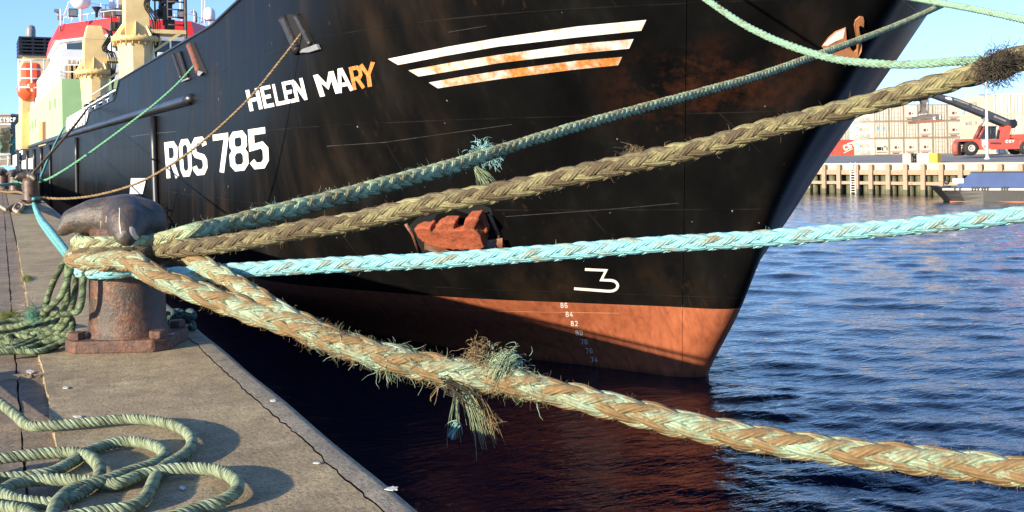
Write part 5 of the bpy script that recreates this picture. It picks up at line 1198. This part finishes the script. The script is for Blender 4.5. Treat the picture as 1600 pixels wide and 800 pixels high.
def pxpath(rows):
    """rows (px,py,D,r) with D, r None meaning: interpolate (in 1/D) between the given ones"""
    rows = [list(r_) + [None] * (4 - len(r_)) for r_ in rows]; xs = np.arange(len(rows), dtype=float)
    L = np.concatenate([[0], np.cumsum([math.hypot(rows[i + 1][0] - rows[i][0], rows[i + 1][1] - rows[i][1]) for i in range(len(rows) - 1)])])
    kd = [i for i, r_ in enumerate(rows) if r_[2]]; kr = [i for i, r_ in enumerate(rows) if r_[3]]
    inv = np.interp(L, L[kd], [1 / rows[i][2] for i in kd]); rr = np.interp(L, L[kr], [rows[i][3] for i in kr])
    return [(*P(r_[0], r_[1], 1 / v), q) for r_, v, q in zip(rows, inv, rr)]
def ringpath(a0, a1, r_, z0, z1, rad, n=12): return [(*ring(a0 + (a1 - a0) * i / (n - 1), r_, z0 + (z1 - z0) * i / (n - 1)), rad) for i in range(n)]

def longer(path, L, end=False, sag=0.):
    # carry a rope on in a straight line beyond the picture
    a, b = (np.array(path[-1][:3]), np.array(path[-2][:3])) if end else (np.array(path[0][:3]), np.array(path[1][:3])); d = nrm(a - b); r_ = path[-1 if end else 0][3]
    ex = [(*(a + d * L * k / 3 + UP * sag * (k / 3) ** 2), r_) for k in (1, 2, 3)]
    return list(path) + ex if end else ex[::-1] + list(path)
# --- brown hawser going up to the right
pB = pxpath([(1720, 52, 4.15, .064), (1660, 68), (1600, 90, 4.25, .062), (1500, 122, 4.35, .052), (1400, 150), (1300, 177), (1200, 201, None, .05), (1100, 230), (1000, 252, None, .052), (900, 274), (800, 296), (700, 314, None, .055), (640, 326), (560, 345), (480, 358), (400, 373, None, .052), (320, 385, 5.08)])
pB += ringpath(-62, -300, .243, .505, .50, .05, 14)
pB = longer(pB, 6., sag=.6)
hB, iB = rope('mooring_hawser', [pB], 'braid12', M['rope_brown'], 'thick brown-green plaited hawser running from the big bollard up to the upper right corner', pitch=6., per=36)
fuzz(hB, iB[0], 1500, .032, .001, M['fib_brown'], 3)
# --- teal rope to the bow, spliced thick near the bollard
hb_ = hp(1470, 9); Db = float((hb_ - CAM) @ VW)
pA = pxpath([(1478, 4, Db + .3, .05), (1470, 9, Db, .05), (1390, 44), (1280, 85, None, .05), (1190, 117), (1100, 143), (1000, 170), (900, 198), (800, 229, None, .047), (772, 238, None, .05), (700, 262, None, .058), (600, 289), (520, 311), (440, 330, None, .056), (350, 351, 5.4, .05), (300, 363, 5.2, .05)])
pA += ringpath(-66, -320, .235, .552, .55, .043, 14)
hA, iA = rope('mooring_hawser', [pA], 'braid12', M['rope_teal'], 'weathered teal rope stretching from the big bollard to the top of the ship bow', pitch=5., per=34)
fuzz(hA, iA[0], 700, .05, .0012, M['fib_teal'], 4, near_px(250, 790))
sp_ = P(765, 240, 8.0)
tuft(hA, P(756, 238, 7.85), 190, .085, .004, (.3, -.3, .2), .5, M['fib_turq'], 5, .035, .8, .8)
tuft(hA, P(768, 240, 7.85), 80, .11, .004, (.5, -.2, -.4), .25, M['fib_turq'], 6, .025, .4, .6); tuft(hA, P(745, 262, 8.), 40, .2, .003, (.5, -.2, -.45), .12, M['fib_green'], 7, .012, .25)
tuft(hA, P(513, 304, 6.3), 14, .045, .003, (0, 0, 1), .3, fib('pale_tie', (.6, .52, .36)), 8, .008)
# --- bright turquoise rope to the right
pC = pxpath([(1740, 318, 4.75, .045), (1600, 335, 4.8, .045), (1500, 346), (1400, 356), (1280, 366), (1160, 375, None, .046), (1000, 384), (860, 395, None, .045), (700, 406), (560, 412), (450, 418), (380, 422), (300, 427, 5.1, .042), (240, 430, 5.13)])
pC += ringpath(-88, -330, .236, .415, .40, .041, 13)
pC = longer(pC, 6., sag=.3)
hC, iC = rope('mooring_hawser', [pC], 'braid12', M['rope_turq'], 'bright turquoise plaited rope running level from the big bollard to the right edge', pitch=7., per=40)
fuzz(hC, iC[0], 350, .03, .0009, M['fib_turq'], 9)
# --- thick frayed hawser to the lower right, with the second leg of its eye
legR = .062; mainR = .078
pD = [(*ring(a, .255, .47), .055) for a in (-250, -225, -200, -178, -155, -132)] + pxpath([(205, 408, 5.03, .057), (240, 430, 4.93, .058), (290, 450, None, .06), (340, 468, None, .062), (400, 489, None, .066), (450, 506, None, 0.0613), (500, 525, None, 0.0655), (560, 546, None, 0.0672), (620, 562), (700, 580, None, 0.0706), (780, 593, None, 0.0697), (850, 609, None, 0.0638), (950, 633), (1050, 659), (1150, 680), (1250, 697, None, 0.0622), (1350, 709), (1450, 720), (1550, 732, 3.98, 0.0638), (1700, 747, 3.85, 0.0638)])
pD2 = [(*ring(a, .25, .47), .05) for a in (110, 80, 50, 20)] + pxpath([(297, 402, 5.2, .053), (340, 428, 5.02, .055), (400, 464, 4.85, .056), (445, 492, 4.76, .055), (490, 512, 4.72, .05), (530, 532, 4.7, .04)])
pD = longer(pD, 6., True, .5)
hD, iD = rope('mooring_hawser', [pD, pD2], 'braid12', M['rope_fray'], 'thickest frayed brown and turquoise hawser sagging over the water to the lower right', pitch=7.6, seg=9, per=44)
fuzz(hD, iD[0], 5200, .032, .001, M['fib_brown'], 11); fuzz(hD, iD[0], 1500, .05, .0011, M['fib_brown'], 12, near_px(470, 850), 1.3); fuzz(hD, iD[0], 500, .05, .0011, M['fib_green'], 13, near_px(480, 830), 1.3)
fuzz(hD, iD[1], 500, .035, .001, M['fib_brown'], 14)
tuft(hD, P(800, 566, 4.5), 240, .13, .003, (-.5, -.02, .22), .09, M['fib_green'], 15, .02, .18, 1.3); tuft(hD, P(775, 566, 4.47), 120, .06, .0022, (-.1, -.3, .2), .7, M['fib_green'], 33, .03, 1.2); tuft(hD, P(752, 553, 4.5), 160, .07, .0018, (-.3, 0, .4), .6, M['fib_brown'], 16, .03, .9)
tuft(hD, P(800, 580, 4.5), 200, .06, .002, (.2, -.3, 0), .8, M['fib_teal'], 17, .03, 1.)
tuft(hD, P(724, 606, 4.5), 34, .27, .0026, (.42, -.08, -.5), .05, M['fib_green'], 18, .013, .12, .5, 'hanging_strands', 7); tuft(hD, P(712, 608, 4.5), 16, .22, .002, (.0, 0, -1), .06, M['fib_green'], 19, .006, .12, .5, 'hanging_strands', 7)
tuft(hD, P(744, 616, 4.5), 18, .2, .0024, (.24, 0, -.45), .05, M['fib_brown'], 20, .012, .14, .5, 'hanging_strands', 7); tuft(hD, P(714, 662, 4.5), 20, .07, .003, (-.3, 0, -.6), .35, M['fib_turq'], 21, .008, .3)
tuft(hD, P(768, 655, 4.5), 40, .06, .002, (.3, 0, -.7), .4, M['fib_brown'], 22, .012, .5); tuft(hD, P(605, 574, 4.6), 24, .08, .002, (-.02, 0, -1), .35, M['fib_green'], 23, .02, .6); tuft(hD, P(685, 603, 4.55), 3, .12, .003, (-.5, 0, -.5), .2, M['fib_brown'], 24, .005, .3)
tuft(hD, P(700, 596, 4.47), 60, .2, .003, (.5, -.1, -.12), .1, M['fib_dark'], 25, .02, .2)
# ragged yarns lying loose along the chafed length
g_ = np.random.default_rng(8); C_, Rr_, N_2, B_2 = iD[0]; kk = [i for i in range(len(C_)) if near_px(480, 840)(*C_[i])]; ki = g_.choice(kk, 150); aa_ = g_.uniform(0, 6.28, 150)
Dd = np.cos(aa_)[:, None] * N_2[ki] + np.sin(aa_)[:, None] * B_2[ki]; Tt = np.gradient(C_, axis=0)[ki]; Tt /= np.linalg.norm(Tt, axis=1, keepdims=True)
fib_mesh('loose_yarns', hD, fib('dull_green_yarns', (.3, .43, .31)), C_[ki] + Dd * Rr_[ki][:, None] * .96, Tt * g_.choice([-1, 1], (150, 1)) + Dd * .12 + g_.normal(0, .25, (150, 3)), g_.uniform(.02, .1, 150), .0024, .8, 31, .5)
# dark whipping and knot on the brown hawser
tuft(hB, P(1555, 106, 4.22), 900, .055, .0016, (0, 0, 0), 1., M['fib_dark'], 40, .028, .8, .3, 'dark_whipping'); tuft(hB, P(1572, 96, 4.22), 500, .05, .0016, (0, 0, 0), 1., M['fib_dark'], 41, .024, .8, .3, 'dark_whipping')
tuft(hB, P(993, 243, 4.75), 260, .04, .0014, (0, -.2, .1), 1., M['fib_brown'], 42, .018, .8, .3, 'worn_knot'); tuft(hB, P(985, 246, 4.75), 160, .045, .0014, (0, -.2, .1), 1., M['fib_dark'], 43, .018, .8, .3, 'worn_knot'); tuft(hB, P(1045, 240, 4.7), 200, .035, .0013, (0, -.2, 0), 1., M['fib_brown'], 44, .014, .8, .3, 'worn_knot')
g_ = np.random.default_rng(3); C_, Rr_, N_2, B_2 = iB[0]; kk = [i for i in range(len(C_)) if near_px(660, 1000)(*C_[i])]; mats = MB()
# --- pale green rope looping under the bow to the dark whipping
pE = pxpath([(860, -200, 17, .03), (960, -110, 9.5, .024), (1050, -40, 6.6, .022), (1105, 0, 5.9, .021), (1160, 37), (1220, 66), (1290, 89), (1350, 98), (1420, 101), (1490, 96, 4.6, .0225), (1535, 95, 4.36, .023), (1560, 96, 4.3, .022)])
hE, iE = rope('mooring_line', [pE], 'braid12', M['rope_mint'], 'pale green rope hanging in a curve from the ship top to the dark whipping', per=26, pitch=4.6, seg=6)
fuzz(hE, iE[0], 150, .02, .0008, M['fib_green'], 50)
hf = hp(1395, -8); Df = float((hf - CAM) @ VW)
pF = pxpath([(1388, -12, Df + .2, .055), (1420, -4, Df - .4), (1470, 5), (1530, 16), (1600, 31), (1720, 60, 12., .055)])
pF = longer(pF, 8., True, .3)
rope('mooring_line', [pF], 'braid12', M['rope_mint'], 'pale green rope crossing the sky from the bow top to the right corner', per=26, pitch=4.6, seg=6)
# --- thin lines between the plating and the quay
X = hp(469, 55, .05); D_ = float((X - CAM) @ VW); Dq = float((B2 - CAM) @ VW)
pG = pxpath([(471, 52, D_, .03), (440, 92), (390, 153), (330, 210), (280, 249), (220, 284), (160, 303), (110, 310), (66, 309, Dq, .035), (46, 305, Dq - .3, .035)])
rope('mooring_line', [pG], 'laid3', M['rope_tan'], 'thin tan rope sagging from the fairlead above the name down to the second bollard', per=10, seg=6)
X = hp(307, 98, .05); D_ = float((X - CAM) @ VW); D3 = float((B3 - CAM) @ VW)
pH = pxpath([(309, 96, D_, .036), (275, 133), (240, 164), (205, 191), (170, 217), (130, 246), (100, 266), (72, 281), (40, 287, None), (22, 283, D3 - .2, .05)])
rope('mooring_line', [pH], 'laid3', simple('bright_green_rope', (.13, .36, .2), .7, .4, 20), 'bright green line from the rusty roller fairlead to the third bollard', per=10, seg=6)
pI = pxpath([(138, 168, 62, .055), (120, 192), (95, 222), (70, 250), (54, 268, Dq + .1, .035), (50, 272, Dq - .05, .035)])
rope('mooring_line', [pI], 'laid3', M['rope_tan'], 'tan line from the low bulwark down to the head of the second bollard', per=10, seg=6)
pJ = pxpath([(100, 199, 75, .07), (88, 222), (76, 248), (66, 272, 40, .05), (62, 282, 34, .05)])
rope('mooring_line', [pJ], 'laid3', M['rope_blue'], 'short steep pale blue line hanging from the side of the green deckhouse', per=10, seg=6)
pK = pxpath([(48, 309, Dq + .1, .035), (30, 300), (12, 300), (-10, 297, D3 + 6, .04)])
rope('mooring_line', [pK], 'laid3', M['rope_tan'], 'brown rope lying on the quay behind the second bollard', per=8, seg=6)
pK = pxpath([(30, 288, D3 - .3, .06), (16, 288), (0, 290), (-12, 288, D3 - 2, .06)])
rope('mooring_line', [pK], 'laid3', M['rope_blue'], 'blue rope lashed round the third bollard', per=8, seg=6)
# strap from the second bollard's foot to the big bollard
D1 = 5.45
pS = [(B2[0] + .22 * math.cos(R(a)), B2[1] + .22 * math.sin(R(a)), .12, .05) for a in (60, 10, -40, -75)] + pxpath([(53, 319, Dq - .25, .05), (62, 340, None), (78, 362, None, .042), (98, 388, None, .03), (112, 404, 5.35, .024)]) + [(*ring(-165, .22, .46), .02), (*ring(-130, .2, .46), .016)]
rope('strap_rope', [pS], 'braid12', M['rope_blue'], 'turquoise strap pulled straight from the second bollard to the big bollard', per=26, pitch=5., seg=6)
ws = [(-8, 318), (2, 323), (10, 327), (18, 322), (26, 319), (22, 327), (30, 330), (36, 322), (30, 318), (40, 321), (48, 321)]
pW = [(*Pz(x, y, .06), .04) for x, y in ws]
rope('slack_rope', [pW], 'laid3', M['rope_white'], 'knotted off-white rope lying beside the foot of the second bollard', per=8, seg=6)

# --- foreground coil
cz = lambda zx, zy, z=.022: (*Pz(zx / 2.353, 540 + zy / 2.353, z), .0188)
k1 = [(-160, 80, 0.024), (-60, 165, 0.024), (0, 210, 0.024), (60, 258, 0.024), (110, 295, 0.022), (200, 294, 0.024), (330, 282, 0.026), (450, 271, 0.028), (560, 276, 0.030), (650, 297, 0.031), (700, 335, 0.031), (698, 378, 0.029), (655, 415, 0.026), (605, 443, 0.024), (575, 475, 0.022), (553, 525, 0.022), (525, 570, 0.022), (460, 598, 0.022), (360, 612, 0.022), (220, 640, 0.022), (60, 690, 0.022), (-160, 690, 0.022), (-230, 620, 0.022), (-130, 582, 0.022), (0, 594, 0.022), (95, 612, 0.022), (140, 650, 0.022), (165, 665, 0.026), (190, 625, 0.031), (215, 572, 0.031), (270, 528, 0.031), (390, 494, 0.032), (480, 463, 0.032), (565, 436, 0.032), (606, 404, 0.030), (572, 371, 0.028), (490, 353, 0.026), (420, 358, 0.024), (340, 382, 0.022), (265, 428, 0.022), (200, 461, 0.022), (120, 480, 0.022), (0, 488, 0.024), (-120, 492, 0.026), (-210, 520, 0.028), (-120, 545, 0.028), (0, 533, 0.027), (60, 507, 0.024), (150, 494, 0.022), (250, 494, 0.022), (330, 499, 0.022), (430, 508, 0.024), (510, 478, 0.028), (590, 460, 0.032), (700, 451, 0.032), (800, 461, 0.032), (862, 492, 0.032), (872, 530, 0.032), (820, 570, 0.028), (730, 600, 0.022), (620, 635, 0.022), (450, 690, 0.022)]
k2 = [(-200, 440, 0.028), (-100, 426, 0.028), (0, 415, 0.028), (100, 403, 0.029), (240, 392, 0.030), (320, 405, 0.031), (362, 440, 0.030), (365, 478, 0.026), (340, 510, 0.022), (290, 545, 0.022), (230, 572, 0.022), (170, 580, 0.022), (60, 569, 0.024), (0, 541, 0.031), (-80, 500, 0.032), (-180, 495, 0.028)]
rope('rope_coil', [[cz(*a_) for a_ in k1], [cz(*a_) for a_ in k2]], 'laid4', M['rope_coil'], 'loose coil of grey-green rope lying on the quay in the foreground', 'rope coil', pitch=1.9, per=16)
# --- tangle of thinner rope hanging from the left of the bollard
q = .0165
tg = [[(143, 380, 5.3), (139, 400, 5.18), (131, 437, 5.15), (128, 470, 5.15), (122, 486, 5.16), (112, 489, 5.18), (97, 492, 5.2)],
      [(125, 385, 5.35), (113, 404, 5.25), (107, 432, 5.2), (95, 463, 5.2), (74, 483, 5.25), (60, 494, 5.35), (28, 509, 5.6), (-30, 516, 5.7)],
      [(112, 395, 5.5), (101, 409, 5.45), (85, 437, 5.45), (74, 468, 5.5), (72, 490, 5.65), (80, 503, 5.8)],
      [(120, 395, 5.35), (117, 417, 5.3), (118, 450, 5.25), (112, 480, 5.25), (100, 508, 5.3), (75, 531, 5.36), (38, 545, 5.25), (0, 542, 5.3), (-40, 536, 5.4)],
      [(116, 395, 5.4), (106, 415, 5.32), (105, 445, 5.3), (105, 477, 5.3), (94, 507, 5.32), (60, 530, 5.36), (20, 546, 5.2), (-20, 552, 5.15)],
      [(104, 494, 5.4), (113, 503, 5.3), (109, 523, 5.26), (90, 538, 5.25), (66, 548, 5.2)], [(0, 518, 5.75), (40, 513, 5.7), (70, 503, 5.6), (89, 489, 5.6), (84, 481, 5.6), (74, 487, 5.6), (59, 510, 5.6), (28, 523, 5.6), (-20, 528, 5.6)],
      [(-20, 508, 5.9), (20, 501, 6.0), (50, 500, 6.0), (80, 506, 5.85)], [(8, 528, 5.45), (25, 524, 5.5), (47, 528, 5.45), (50, 535, 5.4), (30, 536, 5.4), (10, 530, 5.42)], [(34, 517, 5.65), (50, 513, 5.65), (66, 519, 5.55), (78, 521, 5.5), (60, 526, 5.45)], [(-20, 545, 5.27), (20, 541, 5.3), (52, 529, 5.45), (60, 515, 5.55), (95, 495, 5.5)], [(-20, 552, 5.2), (25, 549, 5.22), (60, 549, 5.22), (88, 541, 5.3), (98, 528, 5.4)],
      [(50, 523, 5.5), (78, 512, 5.5), (98, 485, 5.45), (103, 455, 5.45), (108, 425, 5.45)], [(-20, 532, 5.45), (15, 536, 5.4), (50, 539, 5.35), (90, 528, 5.32), (112, 512, 5.3), (112, 498, 5.35)]]
def floor_(row):
    X = P(*row); z = max(X[2], q)
    return (X[0], X[1], z, q) if X[2] >= q else (*Pz(row[0], row[1], q), q)
hT, iT = rope('rope_tangle', [[floor_(a_) for a_ in s_] for s_ in tg], 'laid4', M['rope_loop'], 'tangle of thin green rope hanging from the big bollard onto the quay at its left', 'rope tangle', pitch=1.9, per=14)
tuft(hT, P(53, 489, 5.3), 260, .045, .0016, (-.2, 0, -.1), .9, fib('sea_green_fibres', (.14, .4, .28)), 60, .016, 1.3); tuft(hT, P(47, 478, 5.3), 60, .07, .0014, (-.2, 0, .6), .4, fib('pale_pink_fibres', (.5, .42, .33)), 61, .015, .7)
# dark tangle behind the bollard foot
g_ = np.random.default_rng(9); dk = []
for k in range(7):
    c_ = Pz(262 + g_.uniform(-8, 30), 497 + g_.uniform(-6, 16), .02); aa = np.linspace(0, 5.2, 9) + g_.uniform(0, 6); ra = g_.uniform(.04, .11)
    dk.append([(min(c_[0] + ra * math.cos(t) * .7, .99), c_[1] + ra * math.sin(t) * 1.4, .018 + .012 * k + .012 * math.sin(3 * t), .016) for t in aa])
rope('rope_tangle', dk, 'laid4', simple('dark_green_rope', (.045, .085, .075), .8, .5, 30), 'small dark green rope heap in shade behind the foot of the big bollard', 'rope tangle', pitch=1.9, per=12)
# moss and weeds in the joints
def moss(name, c, m, L, spread, lab, col):
    g = np.random.default_rng(int(c[0] * 1000) % 97 + m); P0 = np.asarray(c) + g.normal(0, 1, (m, 3)) * np.array(spread); P0[:, 2] = np.abs(P0[:, 2]) - .012
    o = fib_mesh(name, None, col, P0, g.normal(0, .5, (m, 3)) + np.array([0, 0, .8]), L * g.uniform(.4, 1.2, m), .0022, .6, 3, .2); tag(o, lab, 'moss', None, 'stuff')
ms = fib('moss_green', (.2, .22, .05))
moss('moss', Pz(42, 438, -.01), 900, .022, (.012, .09, .006), 'small green moss clump in the slab joint left of the bollard', ms)
moss('moss', Pz(14, 497, -.01), 1200, .025, (.035, .06, .008), 'larger green moss patch between the pavers beside the rope tangle', ms)
# bird droppings on the quay: flat splats
wm = simple('white_bird_lime', (.55, .53, .5), .9, .3, 60)
for x, y, rx, ry in ((47, 581, 7, 3), (103, 606, 6, 2), (121, 651, 8, 1.6), (612, 764, 13, 4), (427, 626, 5, 2), (286, 763, 6, 3), (495, 724, 6, 1.5)):
    g = np.random.default_rng(int(x)); aa = np.linspace(0, 2 * math.pi, 18, endpoint=False); kk = g.uniform(.55, 1.1, 18); c_ = Pz(x, y, .006); z_ = .0065 if c_[0] > .19 else -.008
    mb = MB(); mb.prism([Pz(x + rx * math.cos(t) * k, y + ry * math.sin(t) * k, z_ - .003) for t, k in zip(aa, kk)], (0, 0, .0022))
    tag(mb.build('bird_dropping', wm), 'white bird dropping splashed flat on the quay concrete', 'bird dropping', 'bird droppings on the quay')
